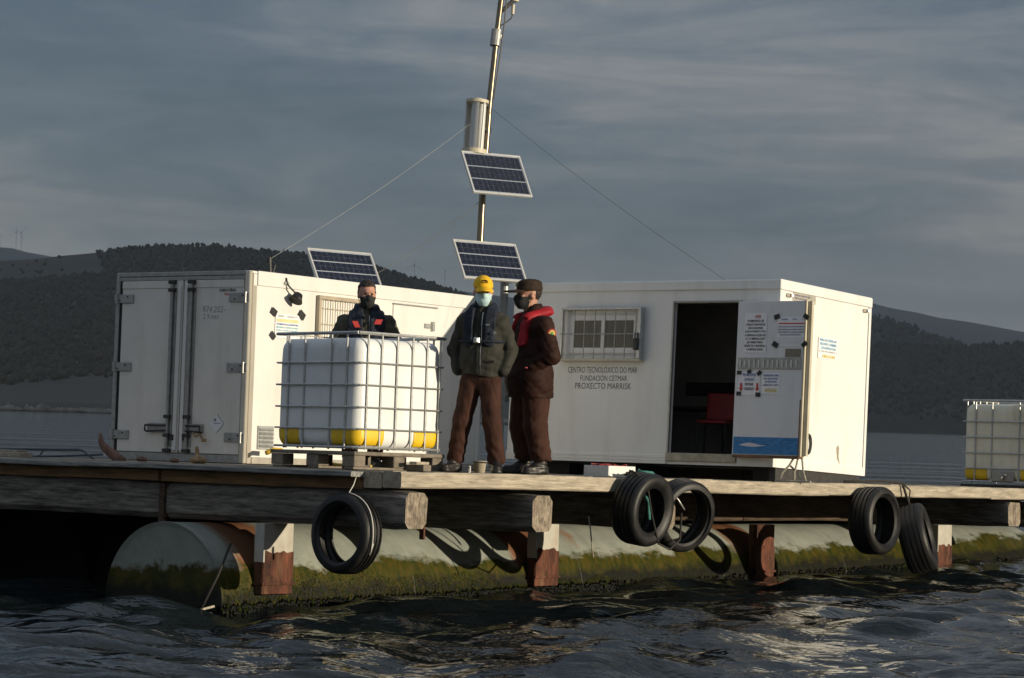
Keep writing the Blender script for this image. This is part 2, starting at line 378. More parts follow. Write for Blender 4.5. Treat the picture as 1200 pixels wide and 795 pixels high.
def ell(P, c, r):
    q = P-np.array(c, np.float32); r = np.array(r, np.float32)
    k0 = np.linalg.norm(q/r, axis=1); k1 = np.linalg.norm(q/(r*r), axis=1); return k0*(k0-1)/np.maximum(k1, 1e-6)
def rbox(P, c, hs, r):
    q = np.abs(P-np.array(c, np.float32))-(np.array(hs, np.float32)-r)
    return np.linalg.norm(np.maximum(q, 0), axis=1)+np.minimum(q.max(1), 0)-r
def su(k, *fs):
    d = fs[0]
    for e in fs[1:]:
        h = np.clip(.5+.5*(e-d)/k, 0, 1); d = e*(1-h)+d*h-k*h*(1-h)
    return d
# ================================================================ the setting
def smooth(x, a, b):
    t = np.clip((x-a)/(b-a), 0, 1); return t*t*(3-2*t)
def sea_mat():
    m = bpy.data.materials.new('sea_water'); m.use_nodes = True; nt = m.node_tree; N = nt.nodes; L = nt.links
    b = N['Principled BSDF']; b.inputs['Base Color'].default_value = (.007, .011, .013, 1); b.inputs['Roughness'].default_value = .035
    b.inputs['IOR'].default_value = 1.333; b.inputs['Specular IOR Level'].default_value = .34
    tc = N.new('ShaderNodeTexCoord'); prev = None
    for sc, st, dist, det in ((.05, (1, 2.6, 1), .8, 3), (.55, (1, 1.3, 1), .11, 3), (2.6, (1, 1.5, 1), .032, 3), (8.0, (1, 1.4, 1), .006, 2)):
        mp = N.new('ShaderNodeMapping'); mp.inputs['Scale'].default_value = st; mp.inputs['Rotation'].default_value = (0, 0, .35); L.new(tc.outputs['Object'], mp.inputs[0])
        n = N.new('ShaderNodeTexNoise'); n.inputs['Scale'].default_value = sc; n.inputs['Detail'].default_value = det; n.inputs['Roughness'].default_value = .55; n.inputs['Distortion'].default_value = .4
        L.new(mp.outputs[0], n.inputs['Vector'])
        bp = N.new('ShaderNodeBump'); bp.inputs['Strength'].default_value = .85; bp.inputs['Distance'].default_value = dist
        L.new(n.outputs['Fac'], bp.inputs['Height'])
        if prev: L.new(prev.outputs[0], bp.inputs['Normal'])
        prev = bp
    L.new(prev.outputs[0], b.inputs['Normal']); return m
def axis_lines(lo, a, b, hi, step, grow):
    mid = list(np.arange(a, b, step)); up = [b]; s = step
    while up[-1] < hi: s *= grow; up.append(up[-1]+s)
    dn = [a]; s = step
    while dn[-1] > lo: s *= grow; dn.append(dn[-1]-s)
    return np.array(dn[::-1][:-1]+mid+up)
def build_sea():
    X = axis_lines(-8600, -7.5, 9.5, 8600, .055, 1.06); Y = axis_lines(-800, 15.0, 33.0, 8600, .055, 1.035)
    dx = np.gradient(X); dy = np.gradient(Y)
    gx, gy = np.meshgrid(X, Y, indexing='ij'); sp = np.maximum(dx[:, None], dy[None, :])
    z = np.zeros_like(gx); r = np.random.default_rng(3)
    wx = gx+.5*np.sin(gy*.31+1)+.3*np.sin(gy*.83); wy = gy+.5*np.sin(gx*.37)+.25*np.sin(gx*.9+2)
    for i in range(64):
        lam = .30*(22.0 ** (i/63.0)); th = math.radians(-62)+r.normal(0, .62); k = 2*math.pi/lam
        amp = .0062*lam*(.75 if lam < .6 else 1.35 if lam < 1.8 else .7 if lam < 3 else .22)
        ph = k*(wx*math.cos(th)+wy*math.sin(th))+r.uniform(0, 6.28)
        w = np.sin(ph); w = w+.32*np.cos(2*ph)*0.5            # sharper crests
        z += amp*w*(1-smooth(sp, lam/5, lam/2.4))
    calm = 1-.35*smooth(gy, 60, 200); z *= calm
    nx, ny = len(X), len(Y); v = np.stack([gx, gy, z], -1).reshape(-1, 3)
    i = np.arange(nx*ny).reshape(nx, ny); f = np.stack([i[:-1, :-1], i[1:, :-1], i[1:, 1:], i[:-1, 1:]], -1).reshape(-1, 4)
    o = np_obj('sea', v, f, sea_mat()); tag(o, 'dark choppy sea water around the raft', None, kind='structure')
build_sea()

_R3 = np.array([list(_r), list(_u), list(_d)])
def azel(px, py):
    g = _R3[2]+_R3[0]*(px-600)/3118.03-_R3[1]*(py-397.5)/3118.03
    return g[0]/g[1], g[2]/g[1]
def vnoise(x, y, seed):
    r = np.random.default_rng(seed); z = 0
    for o in range(5):
        for _ in range(3):
            th = r.uniform(0, 6.28); k = 2**o
            z = z+np.sin((x*math.cos(th)+y*math.sin(th))*k+r.uniform(0, 6.28))/k*.33
    return z
class Hill:
    """land whose ridge line follows the surveyed bearings and heights"""
    def __init__(s, sil, ds, dr, power=1.25, rough=.05, nl=260.0, seed=1, back=1.5):
        ae = np.array([azel(*p) for p in sil]); s.a = ae[:, 0]; s.h = EYE+ae[:, 1]*dr
        s.ds, s.dr, s.pw, s.rough, s.nl, s.seed, s.back = ds, dr, power, rough, nl, seed, back
    def z(s, a, t):
        zr = np.interp(a, s.a, s.h); y = s.ds+(s.dr-s.ds)*t; x = a*y
        up = np.clip(t, 0, 1)**s.pw; dn = np.where(t > 1, 1-smooth(t, 1, s.back+.3), 1)
        n = vnoise(x/s.nl, y/s.nl, s.seed)
        return zr*up*dn*(1+s.rough*n*np.clip(4*np.abs(1-t), 0.15, 1))-1.2*(1-smooth(t, 0, .02))+2.5*smooth(t, 0, .03), x, y
    def mesh(s, name, label, m, na=200, nt=70):
        a = np.linspace(s.a[0], s.a[-1], na); t = np.concatenate([np.linspace(-.02, .1, 14), np.linspace(.115, s.back, nt)])
        A, T = np.meshgrid(a, t, indexing='ij'); z, x, y = s.z(A, np.maximum(T, 0)); y = s.ds+(s.dr-s.ds)*T; x = A*y
        z = np.where(T < 0, -3, z)
        n1, n2 = A.shape; i = np.arange(n1*n2).reshape(n1, n2)
        f = np.stack([i[:-1, :-1], i[1:, :-1], i[1:, 1:], i[:-1, 1:]], -1).reshape(-1, 4)
        o = np_obj(name, np.stack([x, y, z], -1).reshape(-1, 3), f, m); tag(o, label, None, kind='structure'); return o
    def wood(s, name, label, n, h0, h1, mats, tlo, thi, mask=None, seed=5, slim=.42):
        r = np.random.default_rng(seed); a = r.uniform(s.a[0], s.a[-1], n*3); t = tlo+(thi-tlo)*r.uniform(0, 1, n*3)**.8
        if mask is not None:
            k = mask(a, t, r); a, t = a[k], t[k]
        a, t = a[:n], t[:n]; z, x, y = s.z(a, t); n = len(a)
        ph = (1+5**.5)/2; ico = np.array([(-1, ph, 0), (1, ph, 0), (-1, -ph, 0), (1, -ph, 0), (0, -1, ph), (0, 1, ph), (0, -1, -ph), (0, 1, -ph), (ph, 0, -1), (ph, 0, 1), (-ph, 0, -1), (-ph, 0, 1)])/1.9
        fc = np.array([(0, 11, 5), (0, 5, 1), (0, 1, 7), (0, 7, 10), (0, 10, 11), (1, 5, 9), (5, 11, 4), (11, 10, 2), (10, 7, 6), (7, 1, 8), (3, 9, 4), (3, 4, 2), (3, 2, 6), (3, 6, 8), (3, 8, 9), (4, 9, 5), (2, 4, 11), (6, 2, 10), (8, 6, 7), (9, 8, 1)])
        hh = h0+(h1-h0)*r.uniform(0, 1, n)**1.6; w = hh*slim*r.uniform(.8, 1.35, n)
        V = ico[None]*(1+.28*r.normal(0, 1, (n, 12, 3)))
        up = np.clip((V[:, :, 2]+1)/2, 0, 1.2); V[:, :, :2] *= (1.25-.65*up)[:, :, None]
        V = V*np.stack([w, w, hh*.5], -1)[:, None, :]+np.stack([x, y, z+hh*.42], -1)[:, None, :]
        F = fc[None]+12*np.arange(n)[:, None, None]; mi = np.repeat(r.integers(0, len(mats), n), 20)
        o = np_obj(name, V.reshape(-1, 3), F.reshape(-1, 3), mats, smooth=False, mi=mi); tag(o, label, 'woodland', kind='stuff'); return o
LAND = mat('heath_land', (.022, .026, .022), .95, var=.45, scale=.011, stretch=(.6, 1, 4), dirt=(.050, .044, .032), dirt_amt=.7, dirt_scale=.010, dirt_stretch=(1, .6, 6))
LANDF = mat('far_land', (.045, .052, .045), .95, var=.3, scale=.004)
TREES = [mat('conifer_%s' % q, c, .9, var=.35, scale=.05) for q, c in (('deep', (.017, .022, .016)), ('mid', (.020, .026, .017)), ('warm', (.025, .024, .017)))]
hill_a = Hill([(-160, 300), (-60, 304), (0, 309), (40, 307), (75, 303), (100, 301), (140, 297), (190, 293), (250, 293), (300, 299), (345, 302), (400, 310), (440, 318), (470, 327), (510, 339), (545, 350), (580, 372), (615, 405), (650, 440), (690, 470), (730, 486)],
             900, 2300, 1.35, .05, 300, 2)
hill_a.mesh('hill', 'long dark wooded hill across the water on the left', LAND, 260)
def mask_a(a, t, r):
    aL, aR = azel(30, 300)[0], azel(112, 300)[0]
    bare = (a < aR+(1-t)*.02)*(t > .80)*(a > aL-.1)
    low = t < .15+.05*vnoise(a*60, t*4, 8)
    p = np.where(bare, .015, np.where(low, .0, .95))
    return r.uniform(0, 1, len(a)) < p
hill_a.wood('woodland', 'dark wood covering the left hill', 26000, 1.9, 4.6, TREES, .03, 1.01, mask_a, 5)
hill_b = Hill([(-200, 300), (-60, 289), (0, 290), (14, 291), (32, 296), (60, 301), (110, 309), (200, 318), (300, 325), (400, 332), (500, 337), (620, 352), (800, 352), (900, 350), (975, 350), (1020, 356.5), (1045, 363), (1075, 368), (1100, 374), (1135, 379), (1160, 383.5), (1200, 391), (1260, 400), (1400, 425)],
             3600, 7000, .9, .03, 900, 4, 1.15)
hill_b.mesh('mountain', 'far blue mountain range behind the nearer hills', LANDF, 300)
hill_c = Hill([(560, 480), (640, 450), (720, 425), (800, 415), (960, 412), (1040, 411), (1075, 413), (1120, 414), (1200, 411), (1260, 408), (1400, 404)],
             2150, 2500, .55, .04, 160, 6, 1.6)
hill_c.mesh('headland', 'wooded headland on the far shore at the right', LAND, 160, 30)
hill_c.wood('headland_wood', 'dense dark conifer wood on the right headland', 11000, 4.0, 9, TREES, .012, 1.04, None, 9, .34)
hill_d = Hill([(640, 470), (760, 420), (880, 385), (960, 372), (1010, 374), (1040, 380), (1065, 388), (1090, 397), (1120, 407), (1170, 420), (1260, 440)],
             2700, 3700, 1.0, .04, 260, 7, 1.2)
hill_d.mesh('spur', 'dark wooded spur sloping down behind the right headland', LAND, 160, 30)
hill_d.wood('spur_wood', 'dark trees along the slope behind the right headland', 3500, 6, 12, TREES[:2], .35, 1.02, None, 12, .4)
def shore_rocks():
    r = np.random.default_rng(21); n = 420
    a = np.array([azel(r.uniform(-40, 760), 480)[0] for _ in range(n)]); y = 902+r.normal(0, 2.5, n)-2
    ico = np.array([(0, 0, 1), (1, 0, .1), (0, 1, 0), (-1, 0, .1), (0, -1, 0), (0, 0, -1)], float)
    fc = np.array([(0, 1, 2), (0, 2, 3), (0, 3, 4), (0, 4, 1), (5, 2, 1), (5, 3, 2), (5, 4, 3), (5, 1, 4)])
    V = ico[None]*(1+.3*r.normal(0, 1, (n, 6, 3)))*np.stack([r.uniform(1, 5, n), r.uniform(1, 3, n), r.uniform(.5, 1.9, n)], -1)[:, None]
    V += np.stack([a*y, y, np.full(n, .4)], -1)[:, None]
    o = np_obj('shore_rocks', V.reshape(-1, 3), (fc[None]+6*np.arange(n)[:, None, None]).reshape(-1, 3), mat('shore_rock', (.17, .16, .14), .9, var=.4, scale=.3), smooth=False)
    tag(o, 'pale rocks along the foot of the left hill', 'rocks', kind='stuff')
shore_rocks()

# wind turbines on the skylines
TURB = mat('turbine_white', (.70, .72, .74), .5, var=.03)
def wind_turbine(px, py0, py1, dist, rot, label):
    a, e0 = azel(px, py0); _, e1 = azel(px, py1); x, y = a*dist, dist; z0, z1 = EYE+e0*dist, EYE+e1*dist; h = z1-z0
    t = thing('wind_turbine', label, 'wind turbine', Matrix.Translation((x, y, z0)), 'wind turbines on the far skyline')
    obj('tower', MB().cyl((0, 0, -h*.4), (0, 0, h), h*.018, h*.010, 8), TURB, t)
    obj('nacelle', MB().box((-h*.03, -h*.12, h*.98), (h*.03, h*.1, h*1.04)), TURB, t)
    for k in range(3):
        q = rot+k*2.094
        obj('blade', MB().tube([(0, -h*.13, h*1.02), (math.sin(q)*h*.25, -h*.14, h*1.02+math.cos(q)*h*.25), (math.sin(q)*h*.52, -h*.14, h*1.02+math.cos(q)*h*.52)], [h*.008, h*.011, h*.003], 5), TURB, t)
for args in ((1, 290, 276, 7000, .3, 'faint wind turbine at the left edge of the far blue ridge'),
             (18.7, 292.5, 273, 7000, .1, 'left one of the close pair of wind turbines on the blue ridge'),
             (24.5, 294, 273, 7000, .8, 'right one of the close pair of wind turbines on the blue ridge'),
             (126, 298, 288, 2310, .5, 'tiny wind turbine on the wooded hill top above the white container'),
             (485, 336, 311, 7000, 0, 'faint wind turbine above the hill behind the man by the tank'),
             (521, 339, 318, 7000, 1.2, 'faint wind turbine just left of the lower solar panel')): wind_turbine(*args)

# ================================================================ the raft
raft = thing('raft', 'old timber work raft on steel pontoons with a pale timber edge', 'raft', MR)
def beveled(lo, hi, b=.008, seg=1): return MB().box(lo, hi, 0, b, None, seg)
def jit(mb, s, seed):      # worn, slightly uneven timber
    r = random.Random(seed); mb.v = [(x+r.uniform(-s, s), y+r.uniform(-s, s), z+r.uniform(-s, s)) for x, y, z in mb.v]; return mb
def timber(lo, hi, axis, n=10, b=.012, wob=.006, seed=0):
    """long timber with rounded arrises and a slightly wavy run"""
    r = random.Random(seed); L0, L1 = lo[axis], hi[axis]; o1, o2 = [(1, 2), (0, 2), (0, 1)][axis]
    a0, a1, c0, c1 = lo[o1], hi[o1], lo[o2], hi[o2]
    sec = [(a0+b, c0), (a1-b, c0), (a1, c0+b), (a1, c1-b), (a1-b, c1), (a0+b, c1), (a0, c1-b), (a0, c0+b)]
    vs = []; ph = [r.uniform(0, 6.28) for _ in range(4)]
    for i in range(n+1):
        t = L0+(L1-L0)*i/n; da = wob*math.sin(t*2.1+ph[0])+r.uniform(-wob, wob)*.4; dc = wob*math.sin(t*1.7+ph[1])+r.uniform(-wob, wob)*.4
        for a, c in sec:
            p = [0, 0, 0]; p[axis] = t; p[o1] = a+da+r.uniform(-wob, wob)*.3; p[o2] = c+dc+r.uniform(-wob, wob)*.3; vs.append(p)
    fs = [tuple(i*8+k for k in q) for i in range(0) for q in ()]
    for i in range(n):
        for k in range(8): fs.append((i*8+k, i*8+(k+1) % 8, (i+1)*8+(k+1) % 8, (i+1)*8+k))
    fs.append(tuple(range(7, -1, -1))); fs.append(tuple(n*8+k for k in range(8)))
    return MB().add(vs, fs)
# edge timbers along the sunlit side
cuts = [0.0, 3.86, 7.9, 12.1, 17.5]
for i in range(4):
    obj('edge_timber', timber((cuts[i]+.004, 0.0, -.150+.004*i % .01), (cuts[i+1]-.004, .215, -.004), 0, 16, .012, .004, i), FASC, raft)
    obj('edge_timber', timber((cuts[i]+.006, .225, -.160), (cuts[i+1]-.006, .44, -.008), 0, 10, .012, .004, 20+i), FASC, raft)
# deck boards across the raft
r_ = random.Random(4); u = .06
while u < 17.3:
    w = r_.uniform(.19, .225); dz = r_.uniform(-.006, .004)
    obj('deck_board', timber((u, .455, -.052+dz), (u+w-.012, 7.6+r_.uniform(-.1, .1), -.004+dz), 1, 5, .006, .003, int(u*50)), DECKW, raft); u += w
obj('edge_plank', timber((-.19, .43, -.062), (.045, 3.9, -.014), 1, 14, .008, .003, 3), PLANK, raft)
obj('edge_plank', timber((-.19, 3.91, -.066), (.045, 8.2, -.018), 1, 14, .008, .003, 5), PLANK, raft)
for k, (v0, v1, du) in enumerate(((.46, 1.62, .0), (1.64, 2.95, .02), (2.97, 4.3, -.01), (4.32, 6.1, .01), (6.12, 7.9, 0))):
    obj('header_board', timber((-.03+du, v0, -.178), (.05+du, v1, -.068), 1, 8, .006, .004, 30+k), JOIST, raft)
for v in (1.2, 2.2, 3.3, 4.4, 5.5, 6.6, 7.4):
    obj('joist', timber((.06, v, -.175), (17.3, v+.1, -.06), 0, 12, .006, .004, int(v*10)), JOIST, raft)
# cross beams on the pontoons; the timbers stick out under the edge
def cross_beam(u, v0, v1, w0, w1, hw, seed, big):
    r = random.Random(seed); n = 22; vs = []; b = .055 if big else .03
    for i in range(n+1):
        t = i/n; v = v0+(v1-v0)*t; sh = 1.0
        if i == 0: sh = .93
        du = .008*math.sin(v*1.9+seed); dw = .008*math.sin(v*1.3+seed*2)
        for a, c in ((-1+b/hw, 0), (1-b/hw, 0), (1, b), (1, -b), (1-b/hw, -9), (-1+b/hw, -9), (-1, -b), (-1, b)):
            cc = w0 if c == 0 else (w0+c if c > 0 else (w1 if c == -9 else w1+c))
            mid = (w0+w1)/2; vs.append((u+du+a*hw*sh+r.uniform(-.004, .004), v-(0 if i else r.uniform(0, .02)), mid+dw+(cc-mid)*sh+r.uniform(-.004, .004)))
    fs = []
    for i in range(n):
        for k in range(8): fs.append((i*8+k, i*8+(k+1) % 8, (i+1)*8+(k+1) % 8, (i+1)*8+k))
    mb = MB().add(vs, fs); mb.add([vs[k] for k in range(8)], [tuple(range(7, -1, -1))], 1); mb.add(vs[-8:], [tuple(range(8))], 1)
    return mb
for k, (u, v0, v1, w0, w1, hw) in enumerate(((.185, -.03, 2.88, -.532, -.182, .175), (.185, 2.96, 8.0, -.535, -.19, .172), (2.17, -.03, 8, -.555, -.182, .172),
        (4.42, -.02, 8, -.53, -.184, .165), (6.6, 2.25, 8, -.53, -.184, .16), (8.75, 2.25, 8, -.53, -.184, .16), (10.75, 2.25, 8, -.53, -.184, .16), (12.71, -.02, 8, -.51, -.182, .20), (15.0, .02, 8, -.53, -.184, .165))):
    obj('cross_beam', cross_beam(u, v0, v1, w0, w1, hw, k, True), [BEAM, ENDG], raft)
for k, v in enumerate((1.98, 3.9, 6.2)):
    obj('bearer_beam', timber((.4, v, -.505), (17.2, v+.24, -.188), 0, 20, .02, .006, 70+k), BEAMD, raft)
obj('hanger_strap', MB().box((-.03, 2.885, -.62), (.02, 2.955, -.2), 0, .004), BEAMD, raft)
obj('hanger_strap', MB().box((.36, -.005, -.62), (.385, .05, -.50), 0, .004), RUST, raft)
# pontoons
SHADEBLK = mat('tarred_steel', (.002, .002, .002), .9, var=.3, scale=5, spec=.03)  # near-black colour paints in the deep shade under the deck, on the back pontoons
def pontoon(vc, u0, u1, first):
    rad, wc = .745, -1.30; n = 72; prof = []
    mb = MB(); us = [u0]; x = u0+.9
    while x < u1: us.append(x); x += .9
    us.append(u1); vs = []; fs = []
    for uu in us:
        for k in range(n):
            a = 2*math.pi*k/n; vs.append((uu, vc+rad*math.cos(a), wc+rad*math.sin(a)))
    for i in range(len(us)-1):
        for k in range(n): fs.append((i*n+k, i*n+(k+1) % n, (i+1)*n+(k+1) % n, (i+1)*n+k))
    mb.add(vs, fs)
    M = Matrix.Translation((u0, vc, wc)) @ Matrix.Rotation(math.pi/2, 4, 'Y')
    mb.lathe([(.001, .02), (rad-.05, .02), (rad-.03, .012), (rad+.004, -.004), (rad+.006, .02), (rad, .05)], n, M=M)
    M2 = Matrix.Translation((u1, vc, wc)) @ Matrix.Rotation(math.pi/2, 4, 'Y'); mb.lathe([(.001, 0), (rad, 0)], n, M=M2)
    p = obj('pontoon', mb, PONT if first else SHADEBLK, raft, auto=True)
    for uu in ((u0+2.9, u0+5.9, u0+8.9, u0+11.9) if first else ()):
        obj('weld_ring', MB().lathe([(rad-.002, -.02), (rad+.006, -.008), (rad+.006, .008), (rad-.002, .02)], n, M=Matrix.Translation((uu, vc, wc)) @ Matrix.Rotation(math.pi/2, 4, 'Y')), PONT, p, smooth=True)
    return p
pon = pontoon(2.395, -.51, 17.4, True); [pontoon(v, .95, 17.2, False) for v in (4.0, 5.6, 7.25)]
def saddle(u, k):
    up = (SADDLE, SADDLE, RUST, SADDLE)[k]
    p = obj('saddle_post', MB().box((u-.215, 1.575, -.86), (u+.215, 1.66, -.536), 0, .006).box((u-.225, 1.56, -.90), (u-.205, 1.68, -.536), 0, .003), up, raft)
    mb = MB(); r = random.Random(k)           # ragged edge where the paint has gone
    n = 9; top = [(-.213+.426*i/n, -.80+r.uniform(-.03, .02)) for i in range(n+1)]
    for i in range(n):
        (a, b), (c, d) = top[i], top[i+1]; mb.add([(u+a, 1.566, -1.10), (u+c, 1.566, -1.10), (u+c, 1.566, d), (u+a, 1.566, b)], [(0, 1, 2, 3)])
    mb.box((u-.218, 1.572, -1.20), (u+.218, 1.68, -.868), 0, .006); mb.box((u-.235, 1.55, -1.115), (u+.235, 1.70, -1.09), 0, .003)
    obj('rusty_base', mb, RUST, p)
for k, u in enumerate((.17, 4.57, 9.17, 13.95)): saddle(u, k)
def growth():
    r = np.random.default_rng(11); vc, wc, rad = 2.395, -1.30, .745
    Mi = np.array(MR)[:3, :3]; O = np.array(MR)[:3, 3]
    def pts(n, zlo, zhi, pw=1.0):
        u = np.concatenate([r.uniform(-.5, 6, n//2), r.uniform(-.5, 17, n-n//2)]); cap_ = np.zeros(len(u), bool)
        z = zlo+(zhi-zlo)*r.uniform(0, 1, len(u))**pw*(.72+.5*vnoise(u*2.4, u*.3, 77) if zhi > .3 else 1)
        w = (z-O[2]-Mi[2, 0]*u-Mi[2, 1]*1.65)/Mi[2, 2]; s = np.clip((w-wc)/rad, -.98, .98)
        v = vc-rad*np.sqrt(1-s*s); return np.stack([u, v, w], 1), s
    # weed tufts: slim blades hanging on the waterline band
    P, s = pts(9000, .02, .34, 1.6); n = len(P); L = r.uniform(.008, .028, n); a = r.uniform(-.5, .5, n); wd = r.uniform(.003, .008, n)
    nrm = np.stack([np.zeros(n), -np.sqrt(1-s*s), s], 1); tan = np.stack([np.sin(a), s*np.cos(a)*0, -np.cos(a)], 1)
    side = np.stack([np.cos(a), np.zeros(n), np.sin(a)], 1); b = P+nrm*.002
    V = np.stack([b-side*wd[:, None], b+side*wd[:, None], b+tan*L[:, None]+nrm*(.002+.008*r.uniform(0, 1, n))[:, None]], 1).reshape(-1, 3)
    o = np_obj('weed_fringe', V, np.arange(3*n).reshape(-1, 3), [WEED, WEEDY], pon, False, (r.uniform(0, 1, n) < .35).astype(int)); o['kind'] = 'stuff'
    P, s = pts(5200, -.14, .045, .8); n = len(P)
    ico = np.array([(0, 0, 1), (1, 0, 0), (0, 1, 0), (-1, 0, 0), (0, -1, 0), (0, 0, -1)], float)
    fc = np.array([(0, 1, 2), (0, 2, 3), (0, 3, 4), (0, 4, 1), (5, 2, 1), (5, 3, 2), (5, 4, 3), (5, 1, 4)])
    V = ico[None]*(1+.25*r.normal(0, 1, (n, 6, 3)))*r.uniform(.010, .028, (n, 1, 1))*np.array([1, .8, 1.5])+P[:, None]-np.array([0, .008, 0])
    o = np_obj('mussel_crust', V.reshape(-1, 3), (fc[None]+6*np.arange(n)[:, None, None]).reshape(-1, 3), [MUSSEL, WEED], pon, True, np.repeat((r.uniform(0, 1, n) < .12).astype(int), 8)); o['kind'] = 'stuff'
    # round the end cap
    n = 1500; y = r.uniform(-1, 1, n)*.74; zz = -1.3-.13+r.uniform(-.08, .12, n)*r.uniform(.3, 1, n)
    P = np.stack([np.full(n, -.505), vc+y, zz], 1)
    V = ico[None]*(1+.25*r.normal(0, 1, (n, 6, 3)))*r.uniform(.008, .02, (n, 1, 1))+P[:, None]
    o = np_obj('mussel_crust', V.reshape(-1, 3), (fc[None]+6*np.arange(n)[:, None, None]).reshape(-1, 3), [MUSSEL, WEED], pon, True, np.repeat((r.uniform(0, 1, n) < .4).astype(int), 8)); o['kind'] = 'stuff'
growth()
# ================================================================ white refrigerated box body (left)
LCM = RF(3.106, 4.692, .004)
LU, LV, LW = 4.342, 2.029, 2.135
box = thing('refrigerated_container', 'long white refrigerated truck body with double doors on the raft', 'container', LCM)
obj('side_wall', MB().box((.06, .004, .02), (LU-.03, .06, LW-.03), 0, .004), WHITE, box)
obj('side_wall', MB().box((.06, LV-.06, .02), (LU-.03, LV-.004, LW-.03), 0, .004), WHITE, box)
obj('end_wall', MB().box((LU-.09, .062, .02), (LU-.032, LV-.062, LW-.03), 0, .004), WHITE, box)
obj('roof', MB().box((.004, .003, LW-.028), (LU, LV-.003, LW+.004), 0, .006), WHITE, box)
obj('floor', MB().box((.06, .062, .02), (LU-.1, LV-.062, .10)), STEEL, box)
obj('roof_edge', MB().box((.14, -.012, LW-.155), (LU-.02, .003, LW+.008), 0, .005), WHITE, box)
obj('skirt_rail', MB().box((.14, -.010, .0), (LU-.02, .003, .075), 0, .004), ALU, box)
obj('corner_post', MB().box((-.008, -.016, 0), (.048, .055, LW), 0, .008).box((.050, -.020, .0), (.060, .004, LW-.02)).box((.064, -.012, 0), (.128, .003, LW-.16), 0, .004), ALU, box)
obj('corner_post', MB().box((LU-.05, -.012, 0), (LU+.004, .05, LW-.005), 0, .008), WHITE, box)
obj('corner_post', MB().box((-.004, LV-.055, 0), (.05, LV+.004, LW), 0, .006), STEEL, box)
obj('door_header', MB().box((-.006, .057, LW-.045), (.05, LV-.057, LW+.002), 0, .004).box((.0, .057, 2.045), (.04, LV-.057, LW-.05)), STEEL, box)
obj('door_sill', MB().box((.0, .057, .0), (.05, LV-.057, .088), 0, .004), STEEL, box)
obj('door_seal', MB().box((.012, LV-.09, .09), (.03, LV-.058, 2.04)).box((.014, .058, .09), (.03, .07, 2.04)).box((.014, .97, .09), (.03, .985, 2.04)), BLACK, box)
def reefer_door(v0, v1, bar_v, inner, hinge_v, hside, plate):
    d = obj('door', MB().box((.004, v0, .095), (.055, v1, 2.043), 0, .006), DOORW, box)
    obj('door_trim', MB().box((-.004, v0+.004, 1.955), (.003, v1-.004, 2.036), 0, .002), DOORW, d)
    obj('cover_strip', MB().box((-.016, min(inner), .12), (.003, max(inner), 1.99), 0, .004), WHITE, d)
    obj('bar_channel', MB().box((-.012, bar_v-.05, .17), (.003, bar_v+.05, 1.93), 0, .003), STEEL, d)
    obj('locking_bar', MB().cyl((-.032, bar_v, .10), (-.032, bar_v, 2.03), .018, n=10), STEEL, d)
    for w in (.12, .29, .50, 1.93, 2.02): obj('bar_guide', MB().box((-.056, bar_v-.045, w-.02), (.003, bar_v+.045, w+.02), 0, .004), DARKM, d)
    a, b = plate
    obj('handle_plate', MB().box((-.022, a, .335), (.003, b, .425), 0, .004), STEEL, d)
    e = a if abs(a-bar_v) > abs(b-bar_v) else b
    obj('handle', MB().tube([(-.05, bar_v, .40), (-.06, e, .40), (-.06, e, .34), (-.03, e, .33), (-.045, bar_v, .345)], .011, 8), DARKM, d)
    obj('keeper', MB().box((-.03, (bar_v+inner[0])/2-.03, .235), (.003, (bar_v+inner[0])/2+.03, .30), 0, .004), DARKM, d)
    for w in (1.84, 1.06, .285):
        lo, hi = sorted((hinge_v, hinge_v+hside*.30))
        h = obj('hinge', MB().box((-.014, lo, w-.05), (.003, hi, w+.05), 0, .004), STEEL, d)
        obj('hinge_pin', MB().cyl((-.016, hinge_v+hside*.05, w-.06), (-.016, hinge_v+hside*.05, w+.06), .016, n=8), STEEL, h)
        obj('hinge_bolt', MB().cyl((-.022, lo+.09, w+.02), (.0, lo+.09, w+.02), .010, n=6).cyl((-.022, hi-.09, w-.02), (0, hi-.09, w-.02), .010, n=6), DARKM, h)
    return d
dl = reefer_door(.987, 1.935, 1.125, (1.0, 1.06), 2.045, -1, (1.12, 1.44))
dr = reefer_door(.068, .968, .83, (.90, .955), -.02, 1, (.60, .84))
mb = MB(); T = lambda a, b: (.0025, -a, b)
put_text(mb, 'CARROCERIAS', (-.44, 1.905, -.19, 1.94), T, 0, .03); put_text(mb, 'FRIGORIFICAS S.L.', (-.36, 1.862, -.10, 1.892), T, 1, .02)
obj('maker_lettering', mb, [INK, INKR], dr)
mb = MB(); T = lambda a, b: (.0025, -a, b+.0)
put_text(mb, '974.202-', (-.68, 1.675, -.34, 1.745), lambda a, b: (.0025, -a-(b-1.7)*.1, b), 0, -.01); put_text(mb, '2.9 mts', (-.67, 1.60, -.44, 1.66), lambda a, b: (.0025, -a-(b-1.6)*.1, b), 0, -.01)
obj('marker_writing', mb, mat('marker_grey', (.20, .20, .21), .6), dr)
mb = MB(); c, w0, s = .40, .435, .105
mb.add([(.002, c+s, w0), (.002, c, w0+s), (.002, c-s*.95, w0), (.002, c, w0-s)], [(0, 1, 2, 3)])
for p, q in (((c, w0+s), (c-s*.95, w0)), ((c-s*.95, w0), (c, w0-s))):
    dv, dw = q[0]-p[0], q[1]-p[1]; l = math.hypot(dv, dw); nx, nz = -dw/l*.003, dv/l*.003
    mb.add([(.0005, p[0]+nx, p[1]+nz), (.0005, q[0]+nx, q[1]+nz), (.0005, q[0]-nx, q[1]-nz), (.0005, p[0]-nx, p[1]-nz)], [(0, 1, 2, 3)], 1)
